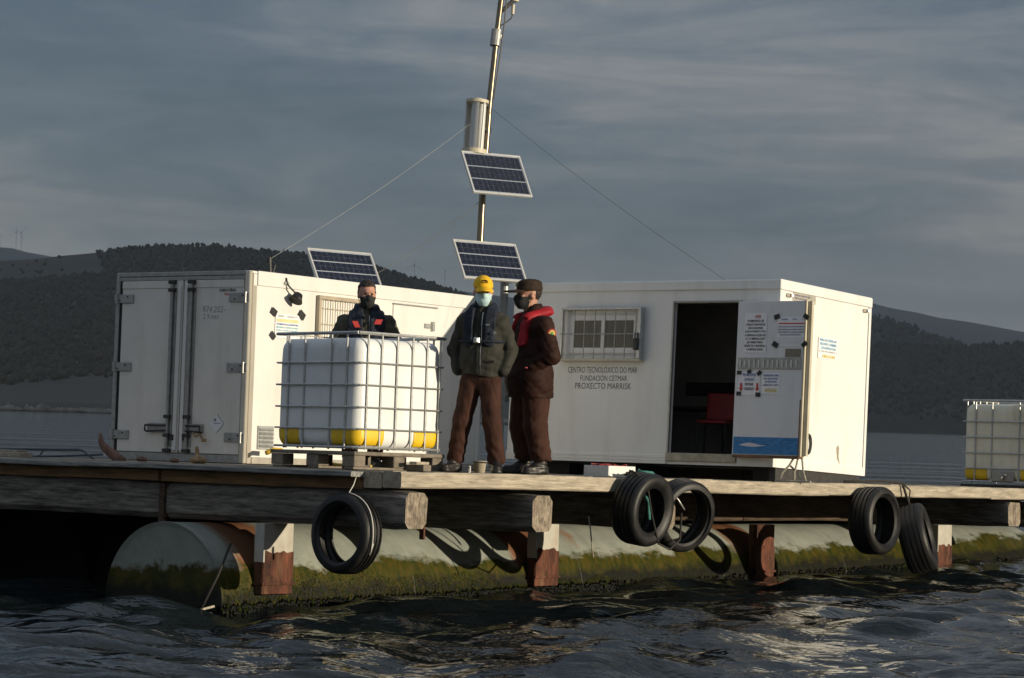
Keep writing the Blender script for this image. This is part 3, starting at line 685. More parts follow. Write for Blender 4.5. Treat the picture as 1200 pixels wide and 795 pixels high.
mb.add([(.0005, c+.045, w0), (.0005, c-.06, w0), (.0005, c-.06, w0+.006), (.0005, c+.045, w0+.006)], [(0, 1, 2, 3)], 1)
put_text(mb, '/4', (-(c+.06), w0+.02, -(c+.01), w0+.06), lambda a, b: (.0005, -a, b), 1)
obj('diamond_sticker', mb, [PAPER, INKN], dr)
obj('padlock_chain', MB().tube([(-.05, .70, .33), (-.06, .66, .28), (-.05, .60, .31), (-.06, .55, .25)], .012, 6).box((-.075, .50, .225), (-.045, .56, .265), 0, .006), RAG, dr)
# side window with grille
sw = obj('window', MB().box((1.16, -.05, 1.90), (2.02, .003, 1.945), 0, .004).box((1.16, -.05, 1.24), (1.205, .003, 1.90), 0, .004).box((1.975, -.05, 1.24), (2.02, .003, 1.90), 0, .004).box((1.16, -.05, 1.20), (2.02, .003, 1.24), 0, .004), mat('window_tan', (.42, .36, .27), .6, var=.1), box)
obj('shutter', MB().box((1.206, -.004, 1.241), (1.974, .003, 1.899)), WHITE, sw)
for k in range(9):
    x = 1.24+k*.087; obj('grille_bar', MB().cyl((x, -.036, 1.241), (x, -.036, 1.899), .007, n=6), CREAM, sw)
for w in (1.42, 1.62, 1.80): obj('grille_bar', MB().cyl((1.206, -.024, w), (1.974, -.024, w), .006, n=6), CREAM, sw)
hd = obj('side_hatch', MB().box((2.56, -.010, .60), (3.40, .003, 1.935), 0, .004), WHITE, box)
obj('hatch_rail', MB().box((2.55, -.022, 1.936), (3.41, .003, 1.952), 0, .003), STEEL, hd)
obj('latch', MB().box((3.16, -.03, 1.69), (3.27, -.011, 1.745), 0, .004).box((3.29, -.04, 1.66), (3.34, -.011, 1.775), 0, .005), GALV, hd)
vt = obj('vent', MB().box((.232, -.014, .165), (.495, .003, .425), 0, .004), GALV, box)
for k in range(5): obj('louvre', MB().add([(.25, -.016, .185+k*.046), (.477, -.016, .185+k*.046), (.477, -.034, .20+k*.046), (.25, -.034, .20+k*.046), (.477, -.016, .218+k*.046), (.25, -.016, .218+k*.046)], [(0, 1, 2, 3), (3, 2, 4, 5), (0, 3, 5), (1, 4, 2)]), GALV, vt)
lampM = MB().tube([(.60, -.02, 2.10), (.61, -.03, 2.03), (.625, -.05, 2.0), (.70, -.07, 1.94), (.76, -.08, 1.90)], .010, 6)
hl = thing('hanging_lamp', 'small black work lamp hanging on a cable from the container roof edge', 'lamp', LCM)
obj('cable', lampM, ROPED, hl); obj('hook', MB().box((.57, -.03, 2.02), (.65, -.013, 2.055), 0, .004), GALV, hl)
obj('lamp_head', MB().lathe([(.001, .05), (.05, .045), (.062, .0), (.085, -.045), (.08, -.05), (.03, -.03), (.001, -.03)], 16, M=Matrix.Translation((.715, -.09, 1.885)) @ Matrix.Rotation(.6, 4, 'Y')), BLACK, hl, smooth=True)
rb = obj('roof_bracket', MB().box((.60, .20, LW), (.68, .28, LW+.01)).cyl((.62, .24, LW), (.60, .24, LW+.20), .022, n=8).cyl((.66, .24, LW), (.70, .24, LW+.12), .012, n=6), DARKM, box)
def paper(name, label, M, a0, b0, a1, b1, to3, off, items, tapes):
    """a taped sheet: the sheet, its printed lines and bits of tape, each its own piece"""
    t = thing('paper_notice', label, 'notice', M)
    P = lambda a, b: to3(a, b, off); mb = MB()
    n = 6
    vs = [to3(a0+(a1-a0)*i/n, b, off+.0015*math.sin(i*2.1+a0*9)) for b in (b0, b1) for i in range(n+1)]
    mb.add(vs, [(i, i+1, n+2+i, n+1+i) for i in range(n)]); obj('sheet', mb, PAPER, t)
    by = {}
    for (s, ra, m) in items: by.setdefault((m.name, s is None), (m, []))[1].append((s, ra))
    for (_, bar), (m, its) in by.items():
        mb = MB()
        for s, ra in its:
            if s is None:
                x0, y0, x1, y1 = ra; mb.add([to3(x0, y0, off+.004), to3(x1, y0, off+.004), to3(x1, y1, off+.004), to3(x0, y1, off+.004)], [(0, 1, 2, 3)])
            else: put_text(mb, s, ra, lambda a, b: to3(a, b, off+.004), 0, .02)
        obj('printed_bar' if bar else 'lettering', mb, m, t)
    for k, (a, b, rot, s) in enumerate(tapes):
        c, q = math.cos(rot), math.sin(rot); w, h = s, s*.75
        obj('tape', MB().add([to3(a+x*c-y*q, b+x*q+y*c, off+.007) for x, y in ((-w, -h), (w, -h), (w, h), (-w, h))], [(0, 1, 2, 3)]), TAPE, t)
    return t
SIDE = lambda a, b, o: (a, -o, b)
paper('p', 'faded blue and yellow poster taped to the sunlit wall behind the tank', LCM, .46, 1.42, .87, 1.69, SIDE, .006,
      [('XUNTA', (.50, 1.655, .60, 1.68), INKG), ('PROXECTO', (.66, 1.655, .83, 1.675), INKG), (None, (.48, 1.60, .85, 1.635), mat('pale_yellow', (.80, .66, .35), .7)),
       ('INFORMACION DO LABORATORIO', (.48, 1.565, .85, 1.585), INKB), ('MOSTRAS E CONTROL DE AUGA', (.48, 1.53, .85, 1.55), mat('ink_teal', (.15, .45, .50), .7)),
       ('NON TOCAR O EQUIPO', (.48, 1.495, .85, 1.515), mat('ink_teal', (.15, .45, .50), .7))],
      [(.425, 1.705, -.5, .05), (.905, 1.70, -.6, .055), (.42, 1.44, -.7, .045)])

# ================================================================ white site cabin (right)
TH = .031234
RCM = RF(7.359, .443, .159, 0, Matrix.Rotation(TH, 4, 'Y') @ Matrix.Scale(1.02, 4))
CU, CV, CW = 2.124, 3.679, 2.103
cab = thing('site_cabin', 'white laboratory cabin with an open door and a barred window', 'cabin', RCM)
D0, D1, DW0, DW1 = .482, 1.39, .13, 1.855
obj('front_wall', MB().box((0, D1, .0), (.06, CV, 2.06), 0, .004).box((0, .004, .0), (.06, D0, 2.06), 0, .004).box((.001, D0, DW1), (.06, D1, 2.06)).box((.001, D0, 0), (.06, D1, DW0)), CABW, cab)
obj('side_wall', MB().box((.062, .0, .0), (CU-.062, .055, 2.06), 0, .004), CABW, cab)
obj('side_wall', MB().box((.062, CV-.055, .0), (CU-.062, CV, 2.06), 0, .004), CABW, cab)
obj('back_wall', MB().box((CU-.06, .004, 0), (CU, CV-.004, 2.06), 0, .004), CABW, cab)
obj('roof', MB().box((-.012, -.012, 2.062), (CU+.012, CV+.012, CW+.01), 0, .008), CABW, cab)
obj('roof_trim', MB().box((-.02, -.018, 2.0), (-.001, CV+.01, CW), 0, .006).box((.0, -.018, 1.995), (CU+.01, -.001, CW), 0, .006), CABW, cab)
obj('corner_trim', MB().box((-.012, -.012, .0), (.0, .055, 1.998), 0, .004).box((0, -.012, 0), (.05, -.001, 1.993), 0, .004), CABW, cab)
obj('corner_trim', MB().box((CU-.045, -.010, .0), (CU+.008, -.001, 1.993), 0, .004), CABW, cab)
for lo_, hi_ in (((-.014, .055, .0), (-.001, D0-.02, .10)), ((-.014, D1+.02, .0), (-.001, CV, .10)), ((.05, -.013, .0), (CU-.045, -.001, .10)), ((-.018, D1+.022, .035), (-.0145, CV, .045)), ((-.018, D1+.022, .07), (-.0145, CV, .078))): obj('base_rail', MB().box(lo_, hi_, 0, .002), CABW, cab)
obj('lining', MB().box((CU-.075, .07, .14), (CU-.062, CV-.07, 2.05)).box((.075, CV-.07, .14), (CU-.08, CV-.057, 2.05)).box((.075, .057, .14), (CU-.08, .07, 2.05)).box((.065, .08, 2.03), (CU-.08, CV-.08, 2.055)), INNER, cab)
obj('floor', MB().box((.062, .06, .03), (CU-.062, CV-.06, .132)), FLOORI, cab)
obj('threshold', MB().box((-.03, D0-.01, .035), (.0, D1+.02, .128), 0, .006), mat('stained_sill', (.42, .38, .29), .7, var=.2, scale=8, dirt=(.2, .16, .1), dirt_amt=.7, dirt_scale=8), cab)
obj('door_frame', MB().box((-.012, D1, DW0), (.03, D1+.022, DW1+.02), 0, .003).box((-.012, D0, DW1+.001), (.03, D1, DW1+.02), 0, .003), STEEL, cab)
obj('wall_rack', MB().box((CU-.13, 1.75, .92), (CU-.076, 2.45, 1.08)), DARKM, cab)
for k in range(4):
    u_, v_ = ((.25, .35), (.25, 3.3), (1.85, .35), (1.85, 3.3))[k]
    obj('support_block', MB().box((u_+.25, v_-.2, -.165-u_*.031), (u_+.45, v_+.2, -.004), 0, .005), DARKM, cab)
obj('support_block', MB().box((.1, .02, -.17), (1.95, .10, -.006)), DARKM, cab)
obj('support_block', MB().box((.1, 1.9, -.17), (.9, 2.0, -.006)), DARKM, cab)
obj('support_beam', MB().box((.95, .105, -.20), (1.1, 3.62, -.003)), BEAMD, cab)  # dark beam added so the gap under the cabin stays dark, not see-through
# door leaf, folded right back past the corner
dm = MB().box((-.128, -.40, .125), (-.045, .46, 1.85), 0, .004)
leaf = obj('door', dm, LEAFW, cab)
obj('door_edge', MB().box((-.135, -.425, .118), (-.040, -.402, 1.853), 0, .003).box((-.10, -.475, .13), (-.055, -.427, 1.848), 0, .003), CREAM, leaf)
obj('door_bottom', MB().box((-.131, -.40, .095), (-.042, .46, .123), 0, .004).box((-.1305, -.402, .13), (-.1285, -.385, .75)), WOODEDGE, leaf)
obj('sea_painting', MB().box((-.1315, -.385, .135), (-.1292, .445, .325)), DOORB, leaf)
mb = MB(); q = []
for i in range(17):
    t = i/16; q.append((.36-.34*t, .235+.035*math.sin(math.pi*min(1, t*1.25))*(1-t*.6)))
low = [(.36-.34*t, .232-.018*math.sin(math.pi*t)*(1-.3*t)) for t in [i/16 for i in range(17)]]
mb.add([(-.1335, a, b) for a, b in q]+[(-.1335, a, b) for a, b in low], [(i, i+1, 18+i, 17+i) for i in range(16)])
obj('painted_dolphin', mb, mat('dolphin_white', (.66, .64, .70), .6, var=.05), leaf)
vs_ = obj('door_vent', MB().box((-.1355, -.385, 1.085), (-.1292, .43, 1.215), 0, .002), STEEL, leaf)
for k in range(13): obj('vent_slot', MB().box((-.141, .385-k*.060, 1.105), (-.1358, .407-k*.060, 1.19)), GALV, vs_)
obj('brown_patch', MB().box((-.133, -.375, 1.222), (-.1292, -.175, 1.315)), mat('brown_tape', (.24, .21, .16), .7, var=.2, scale=30), leaf)
obj('hinge', MB().cyl((-.035, .47, .4), (-.035, .47, .5), .014, n=8), STEEL, leaf); obj('hinge', MB().cyl((-.035, .47, 1.5), (-.035, .47, 1.6), .014, n=8), STEEL, leaf)
# front window with welded grille
V0, V1, W0, W1 = 1.795, 2.925, 1.20, 1.80
win = obj('window', MB().box((-.016, 1.88, 1.27), (-.001, 2.83, 1.335), 0, .003).box((-.016, 1.88, 1.655), (-.001, 2.83, 1.72), 0, .003).box((-.016, 2.77, 1.335), (-.001, 2.83, 1.655), 0, .003)
          .box((-.016, 1.88, 1.335), (-.001, 1.935, 1.655), 0, .003).box((-.018, 2.335, 1.335), (-.001, 2.39, 1.655), 0, .003), CABW, cab)
for a, b in ((1.936, 2.334), (2.391, 2.769)):
    mb = MB(); n = 18
    for i in range(n):
        x0 = a+(b-a)*i/n; x1 = a+(b-a)*(i+1)/n
        mb.add([(-.004, x0, 1.336), (-.0075 if i % 2 else -.0015, x1, 1.336), (-.0075 if i % 2 else -.0015, x1, 1.654), (-.004, x0, 1.654)], [(0, 1, 2, 3)])
    pb = obj('blind', mb, BLIND, win)
gm = MB().box((-.085, V0, W1-.025), (-.001, V1, W1), 0, .004).box((-.085, V1-.03, W0), (-.055, V1, W1-.025), 0, .003).box((-.09, V0-.005, W0), (-.001, V0+.04, W1+.004), 0, .004)
gr = obj('grille_frame', gm, GALV, win)
obj('grille_sill', MB().box((-.09, V0-.01, W0-.028), (-.001, V1+.01, W0-.001), 0, .004), CREAM, gr)
for k in range(8):
    v = V0+.07+(V1-V0-.12)*k/7.0; obj('grille_bar', MB().cyl((-.075, v, W0), (-.075, v, W1-.02), .0065, n=6), STEEL, gr)
obj('grille_bar', MB().cyl((-.082, V0+.03, 1.49), (-.082, V1, 1.49), .0075, n=6), STEEL, gr)
obj('grille_bar', MB().cyl((-.070, V0+.04, 1.245), (-.070, V1-.03, 1.245), .005, n=6), STEEL, gr)
pl_ = thing('lock_case', 'black lock case hanging on the window grille of the cabin', 'lock', RCM)
obj('case', MB().box((-.125, 1.80, 1.30), (-.092, 1.87, 1.44), 0, .012), DARKM, pl_); obj('shackle', MB().tube([(-.105, 1.82, 1.44), (-.10, 1.815, 1.50), (-.10, 1.855, 1.50), (-.105, 1.85, 1.44)], .008, 6), DARKM, pl_)
mb = MB(); T = lambda a, b: (-.0015, -a, b)
put_text(mb, 'CENTRO TECNOLÓXICO DO MAR', (-2.842, 1.040, -1.866, 1.128), T, 0, 0)
put_text(mb, 'FUNDACIÓN CETMAR', (-2.66, .945, -2.00, 1.026), T, 0, 0)
put_text(mb, 'PROXECTO MARRISK', (-2.73, .850, -1.94, .922), T, 0, 0)
obj('lettering', mb, LETTER, cab)
# plates, latches and marks on the sunlit side
pk = obj('name_plate', MB().box((.28, -.010, 1.90), (.79, -.0015, 1.99)), mat('plate_grey', (.42, .40, .34), .5, var=.15, scale=12), cab)
mb = MB(); T2 = lambda a, b: (a, -.0115, b)
put_text(mb, 'MODULO LABORATORIO', (.32, 1.955, .66, 1.975), T2); put_text(mb, 'MARRISK', (.32, 1.92, .60, 1.94), T2); obj('lettering', mb, INKN, pk)
for a in (.13, 1.93): obj('latch', MB().box((a, -.035, 1.925), (a+.10, -.0015, 1.965), 0, .006).cyl((a+.05, -.045, 1.93), (a+.05, -.045, 1.96), .02, n=8), ALU, cab)
paper('p', 'small blue and yellow notice on the sunlit side of the cabin', RCM, .90, 1.30, 1.36, 1.545, SIDE, .006,
      [('PARA ACCEDER AO', (.93, 1.50, 1.32, 1.53), mat('ink_pale_blue', (.12, .38, .62), .7)), ('RECINTO CHAMAR', (.94, 1.455, 1.32, 1.485), mat('ink_pale_blue', (.12, .38, .62), .7)), ('CON ANTELACION', (.96, 1.41, 1.30, 1.44), mat('ink_pale_blue', (.12, .38, .62), .7)),
       ('( HORARIO )', (.92, 1.37, 1.34, 1.395), INKG), ('GRAZAS', (1.0, 1.315, 1.3, 1.35), INKY)], [])
obj('rust_stain', MB().add([(1.43, -.0016, .29), (1.47, -.0016, .33), (1.5, -.0016, .29), (1.49, -.0016, .2), (1.53, -.0016, .1), (1.46, -.0016, .17)], [(0, 1, 2, 3, 4, 5)]), mat('grey_smudge', (.34, .29, .21), .7, var=.3, scale=20), cab)
obj('rubber_loop', MB().tube([(.74+.07*math.sin(a), -.02, .30+.11*math.cos(a)) for a in [k*.5 for k in range(-2, 9)]], .014, 6), BLACK, cab)
# notices on the door leaf
LEAF = lambda a, b, o: (-.128-o, -a, b)
L1 = ['EN EMERXENCIA USE', 'CHALECO SALVAVIDAS', 'NESTA PLATAFORMA', 'QUEDA PROHIBIDO O PASO', 'A PERSOAS ALLEAS AO', 'C.T. E A EMBARCACIONS', 'SEN PERMISO PREVIO', 'RESPECTE O MATERIAL', 'E AS MOSTRAS. GRAZAS']
items = [('AVISO', (-.235, 1.66, -.155, 1.695), INKR)]
for k, s in enumerate(L1):
    m = (.02, .0, .03, -.01, -.01, .0, .02, -.01, .02)[k]; items.append((s, (-.345+m, 1.615-k*.040, -.095-m, 1.640-k*.040), INK))
paper('p', 'white sheet with red heading and black lines, upper left of the door', RCM, -.365, 1.27, -.075, 1.72, LEAF, .004, items, [])
items = [('LABORATORIO', (.11, 1.635, .19, 1.652), INKB), ('CETMAR', (.25, 1.637, .31, 1.65), INKB), ('XUNTA', (.36, 1.637, .41, 1.648), INKG), (None, (.075, 1.592, .41, 1.604), INKR)]
for k in range(4): items.append(('PROXECTO FINANCIADO POLO PROGRAMA DE COOPERACION', (.07+(.03 if k == 3 else 0), 1.553-k*.030, .405-(.04 if k == 3 else 0), 1.568-k*.030), INKN))
for k in range(5): items.append(('medidas de control e seguimento da calidade da auga na ria', (.07, 1.432-k*.017, .41, 1.441-k*.017), INKG))
paper('p', 'white project notice taped at four corners, upper right of the door', RCM, .06, 1.345, .425, 1.675, LEAF, .004, items, [(.052, 1.672, .3, .036), (.425, 1.672, -.6, .036), (.045, 1.362, -.5, .038), (.418, 1.365, .7, .036)])
arr = []
items = [('PECHAR PORTAS', (-.355, 1.005, -.185, 1.038), INKB), ('CANCELAS E', (-.335, .955, -.205, .985), INKB), ('REVISAR', (-.325, .90, -.215, .932), INK), ('CANDADOS', (-.335, .848, -.205, .882), INK)]
np_ = paper('p', 'sheet with two red arrows and blue lines taped below the door vent', RCM, -.415, .79, -.135, 1.055, LEAF, .004, items, [(-.405, 1.045, -.1, .030), (-.275, 1.058, .2, .026), (-.145, 1.042, .7, .030), (-.40, .81, 0, .03), (-.15, .80, -.05, .032)])
for x in (-.375, -.165):
    obj('red_arrow', MB().add([LEAF(a, b, .009) for a, b in ((x-.012, .93), (x+.012, .93), (x+.012, .87), (x-.012, .87))], [(0, 1, 2, 3)]).add([LEAF(a, b, .009) for a, b in ((x-.026, .872), (x+.026, .872), (x, .835))], [(0, 1, 2)]), INKR, np_)
paper('p', 'sheet with blue lines and a yellow line, right of the red arrows', RCM, -.11, .81, .125, 1.045, LEAF, .004,
      [('PARA MANIOBRAR CHAMAR', (-.09, 1.005, .105, 1.028), INKB), ('POLO CANAL DE RADIO', (-.085, .970, .10, .992), INKB), ('OU TELEFONO', (-.07, .935, .085, .957), INKB), ('( SEMPRE CON AVISO )', (-.10, .895, .115, .918), INKN), ('MOITAS GRAZAS', (-.06, .83, .09, .87), INKY)], [])
rope = thing('door_rope', 'pale rope tying the open cabin door down to the raft edge', 'rope', RCM)
for k, pts in enumerate(([(-.09, -.34, .14), (-.10, -.27, .02), (-.12, -.20, -.06), (-.10, -.16, -.155)], [(-.06, -.36, .14), (-.07, -.345, .03), (-.08, -.33, -.05), (-.07, -.33, -.155)], [(-.06, -.40, .16), (-.04, -.41, .0), (-.05, -.43, -.06), (-.04, -.46, -.155)], [(-.08, -.27, .02), (-.05, -.36, -.06), (-.05, -.40, -.155)], [(-.1, -.12, -.15), (-.12, -.3, -.152), (-.08, -.45, -.15), (-.1, -.55, -.152)])):
    obj('strand', MB().tube(pts, .012, 6), ROPE, rope)
ch = thing('chair', 'red plastic chair with dark legs inside the cabin doorway', 'chair', RCM @ Matrix.Translation((.95, 1.36, .133)) @ Matrix.Rotation(math.radians(-75), 4, 'Z'))
sf = lambda P: np.minimum(rbox(P, (0, 0, .40), (.19, .19, .018), .015), rbox(P-np.array([0, .02, 0], np.float32)-np.array([0, .16, 0], np.float32)*np.clip((P[:, 2:3]-.4), 0, 1), (0, .19, .60), (.19, .018, .17), .016))
V, F = surf(sf, (-.25, -.25, .34), (.25, .35, .82), .02); np_obj('seat_shell', V, F, REDP, ch)
for sx in (-.17, .17):
    for sy in (-.16, .17): obj('leg', MB().cyl((sx*1.1, sy*1.15, 0), (sx, sy, .39), .011, n=6), DARKM, ch)
tb = thing('table', 'narrow dark work table inside the cabin', 'table', RCM @ Matrix.Translation((1.55, 2.1, .133)))
obj('table_top', MB().box((-.3, -.7, .58), (.4, .7, .61), 0, .004), BEAMD, tb)
for sx in (-.27, .37):
    for sy in (-.66, .66): obj('leg', MB().box((sx-.015, sy-.015, 0), (sx+.015, sy+.015, .58)), DARKM, tb)

# ================================================================ caged water tanks
LA, LB, HZ = 1.20, 1.09, 1.10
def caged_tank(name, label, M, tank_m, pallet, z0):
    t = thing(name, label, 'tank', M, 'caged plastic tanks on the raft')
    ca, cb = LB/2, LA/2; zc = z0+.535
    def f(P):
        q = P-np.array([ca, cb, zc], np.float32); d = rbox(q, (0, 0, 0), (LB/2-.006, LA/2-.006, .522), .105)
        rib = .004*np.cos(q[:, 1]*16.5)*(np.abs(q[:, 0]) > .3)+.004*np.cos(q[:, 0]*17.3)*(np.abs(q[:, 1]) > .3)
        return d+rib*np.clip((.46-np.abs(q[:, 2]))*6, 0, 1)
    V, F = surf(f, (-.05, -.05, z0-.02), (LB+.05, LA+.05, z0+1.10), .028); tk = np_obj('tank', V, F, tank_m, t)
    obj('filler_cap', MB().cyl((ca, cb, z0+1.0), (ca, cb, z0+1.06), .11, n=20), DARKM, tk)
    for sx, sy in ((0, 0), (0, 1), (1, 0), (1, 1)):
        def gc(P, sx=sx, sy=sy):
            ex = P[:, 0]-.36 if sx == 0 else (LB-.36)-P[:, 0]; ey = P[:, 1]-.36 if sy == 0 else (LA-.36)-P[:, 1]
            return np.maximum.reduce([f(P)-.008, -(f(P)+.03), P[:, 2]-(z0+.185), (z0+.04)-P[:, 2], ex, ey])
        x0, y0 = (-.04, LB-.42)[sx], (-.04, LA-.42)[sy]
        V, F = surf(gc, (x0, y0, z0), (x0+.46, y0+.46, z0+.22), .014); np_obj('corner_guard', V, F, YELP, t)
    cage = obj('cage', MB().tube([(-.006, -.006, z0+HZ), (LB+.006, -.006, z0+HZ), (LB+.006, LA+.006, z0+HZ), (-.006, LA+.006, z0+HZ), (-.006, -.006, z0+HZ)], .0155, 8), GALV, t)
    def ring(z, r):
        c = .03; a, b, e, h = -.014, -.014, LB+.014, LA+.014
        return MB().tube([(a+c, b, z), (e-c, b, z), (e, b+c, z), (e, h-c, z), (e-c, h, z), (a+c, h, z), (a, h-c, z), (a, b+c, z), (a+c, b, z)], r, 6)
    for z in (.82, .61, .40, .195): obj('cage_bar', ring(z0+z, .0095), GALV, cage)
    obj('cage_bar', ring(z0+.02, .012), GALV, cage)
    for y in (.13, .32, .65, .85):
        for x in (-.004, LB+.004): obj('cage_bar', MB().cyl((x, LA*y, z0), (x, LA*y, z0+HZ), .0105, n=8), GALV, cage)
    for x in (.11, .27, .45, .63, .80, .955):
        for y in (-.004, LA+.004): obj('cage_bar', MB().cyl((LB*x, y, z0), (LB*x, y, z0+HZ), .0105, n=8), GALV, cage)
    if pallet:
        p = obj('pallet', MB().box((-.03, -.03, z0-.055), (LB+.03, LA+.03, z0-.018), 0, .006), PALW, t)
        for i in range(3):
            for j in range(3): obj('block', MB().box((i*(LB-.10)/2-.02, j*(LA-.14)/2-.02, .022), (i*(LB-.10)/2+.12, j*(LA-.14)/2+.16, z0-.056), 0, .006), PALW, p)
        for i in range(3): obj('bottom_board', MB().box((-.03, i*(LA-.14)/2-.02, .0), (LB+.03, i*(LA-.14)/2+.12, .021), 0, .003), PALW, p)
    else:
        obj('base_plate', MB().box((-.02, -.02, .0), (LB+.02, LA+.02, z0-.02), 0, .006), DARKM, t)
        obj('valve', MB().box((-.035, cb-.16, z0+.02), (-.016, cb+.16, z0+.17), 0, .01).cyl((-.13, cb, z0+.085), (-.02, cb, z0+.085), .035, n=12).box((-.12, cb-.09, z0+.10), (-.09, cb+.05, z0+.125), 0, .004), STEEL, t)
    return t
caged_tank('caged_tank', 'clean white tank in a wire cage on a pallet in front of the man', RF(.43, .90, 0, math.radians(-10)), TANK, True, .185)
caged_tank('caged_tank', 'yellowed white tank in a wire cage at the far right end', RF(13.62, -.03, 0), TANKO, False, .055)

# ================================================================ mast with solar panels
MAST = [(6.72, 4.2, 0), (6.70, 4.2, 1.4), (6.685, 4.2, 2.78), (6.70, 4.2, 3.35), (6.775, 4.2, 4.42), (6.885, 4.2, 5.33), (6.975, 4.2, 5.95)]
MOFF = Vector((.872, .652, -.003)); MSC = 1.034       # stands just beyond the end of the long container
mast = thing('mast', 'tall leaning steel mast carrying two solar panels and a wind turbine', 'mast', MR @ Matrix.Translation(Vector((6.72, 4.2, 0))+MOFF) @ Matrix.Scale(MSC, 4) @ Matrix.Translation((-6.72, -4.2, 0)))
pole = obj('pole', MB().tube(MAST[:5], [.047, .045, .043, .041, .039], 14).tube([MAST[4], MAST[5], MAST[6]], [.038, .034, .034], 14), BRASS, mast, auto=True)
obj('base_plate', MB().box((6.58, 4.06, 0), (6.86, 4.34, .02), 0, .004), STEEL, mast)
obj('clamp', MB().cyl((6.845, 4.2, 5.16), (6.875, 4.2, 5.36), .062, n=14).cyl((6.875, 4.18, 5.2), (6.90, 4.17, 5.3), .03, n=8), STEEL, mast)
obj('mast_wire', MB().tube([(6.80, 4.15, 4.5), (6.90, 4.14, 5.16), (6.95, 4.14, 5.45), (7.0, 4.15, 5.9)], .009, 6), WIRE, mast)
arm = obj('sensor_arm', MB().cyl((6.93, 4.2, 5.58), (7.20, 4.2, 5.77), .026, n=8), DARKM, mast)
obj('sensor', MB().cyl((7.22, 4.2, 5.76), (7.22, 4.2, 5.95), .055, n=12).cyl((7.19, 4.2, 5.60), (7.20, 4.2, 5.72), .022, n=8), CREAM, arm)
obj('sensor_cable', MB().tube([(7.19, 4.2, 5.60), (7.17, 4.2, 5.55), (7.08, 4.2, 5.49), (6.93, 4.2, 5.41)], .007, 6), DARKM, arm)
tx, ty = 6.50, 4.2; lean = .03
def dz(z): return (tx+(z-3.8)*.06, ty, z)
tur = obj('turbine', MB().cyl(dz(3.80), dz(3.855), .150, n=24), CREAM, mast, auto=True)
obj('turbine_cap', MB().cyl(dz(4.42), dz(4.455), .138, n=24), CREAM, tur, auto=True); obj('turbine_hub', MB().cyl(dz(4.455), dz(4.475), .06, n=12), CREAM, tur, auto=True)
TW = mat('turbine_blade', (.62, .62, .60), .4, var=.02)
for k in range(3):
    mb = MB(); n = 8; a0 = k*2.09+.4; vs = []
    for z in (3.856, 4.419):
        cx, cy, _ = dz(z)
        for i in range(n+1):
            s = i/n; rr = .03+.10*s; a = a0+1.5*s*s; vs.append((cx+rr*math.cos(a), cy+rr*math.sin(a), z))
    mb.add(vs, [(i, i+1, n+2+i, n+1+i) for i in range(n)]); obj('blade', mb, TW, tur, smooth=True)
for a in (.3, 2.4, 4.5):
    p0, p1 = dz(3.856), dz(4.419); obj('strut', MB().cyl((p0[0]+.13*math.cos(a), p0[1]+.12*math.sin(a), p0[2]), (p1[0]+.13*math.cos(a), p1[1]+.13*math.sin(a), p1[2]), .012, n=8), TW, tur)
for z in (3.83, 4.12, 4.42): obj('turbine_bracket', MB().box((tx+(z-3.8)*.06+.13, 4.17, z-.025), (6.80, 4.23, z+.025), 0, .004), DARKM, mast)
def solar_panel(name, M, W, Hh, parent, label=None, nx=11, ny=3):
    fr = MB(); t = .022
    fr.box((-W/2, -Hh/2, -.03), (W/2, -Hh/2+t, .004), 0, .002).box((-W/2, Hh/2-t, -.03), (W/2, Hh/2, .004), 0, .002).box((-W/2, -Hh/2+t, -.03), (-W/2+t, Hh/2-t, .004), 0, .002).box((W/2-t, -Hh/2+t, -.03), (W/2, Hh/2-t, .004), 0, .002)
    p = obj(name, fr, PVFRAME, parent); p.matrix_local = M
    obj('backing', MB().box((-W/2+t, -Hh/2+t, -.012), (W/2-t, Hh/2-t, -.004)), PVBACK, p)
    mb = MB(); a0, b0 = -W/2+t+.008, -Hh/2+t+.008; cw, chh = (W-2*t-.016)/nx, (Hh-2*t-.016)/ny
    for i in range(nx):
        for j in range(ny):
            x, y = a0+i*cw, b0+j*chh; g, g2 = .0022, .0062
            for h in (0, 1): mb.box((x+g, y+g2+h*(chh-2*g2)/2+.001, -.0035), (x+cw-g, y+g2+(h+1)*(chh-2*g2)/2-.001, -.0015))
    obj('cells', mb, PVCELL, p); return p
def panel_matrix(c, phi, tau):
    e1 = Vector((math.cos(phi), math.sin(phi), 0)); dn = Vector((math.sin(phi)*math.cos(tau), -math.cos(phi)*math.cos(tau), -math.sin(tau))); e2 = -dn; n = e1.cross(e2)
    return Matrix(((e1.x, e2.x, n.x, c[0]), (e1.y, e2.y, n.y, c[1]), (e1.z, e2.z, n.z, c[2]), (0, 0, 0, 1)))
MRi = MR.inverted()
solar_panel('solar_panel', MRi @ panel_matrix((-.234, 31.75, 4.774), math.radians(33), math.radians(59)), .836, .60, mast, 'upper')
solar_panel('solar_panel', MRi @ panel_matrix((-.285, 31.80, 3.733), math.radians(40), math.radians(62.5)), .975, .53, mast, 'lower')
obj('panel_bracket', MB().tube([(6.70, 4.2, 3.36), (6.80, 4.02, 3.345), (7.1, 3.95, 3.34)], .014, 6), DARKM, mast)
obj('panel_bracket', MB().box((6.58, 4.0, 2.285), (7.1, 4.04, 2.31)), DARKM, mast)
obj('support_post', MB().cyl((6.98, 4.03, 0), (6.98, 4.03, 2.30), .05, n=12), STEEL, mast)
obj('cable_run', MB().tube([(6.66, 4.13, 2.5), (6.645, 4.14, 1.2), (6.67, 4.14, .05)], .012, 6), ROPE, mast)
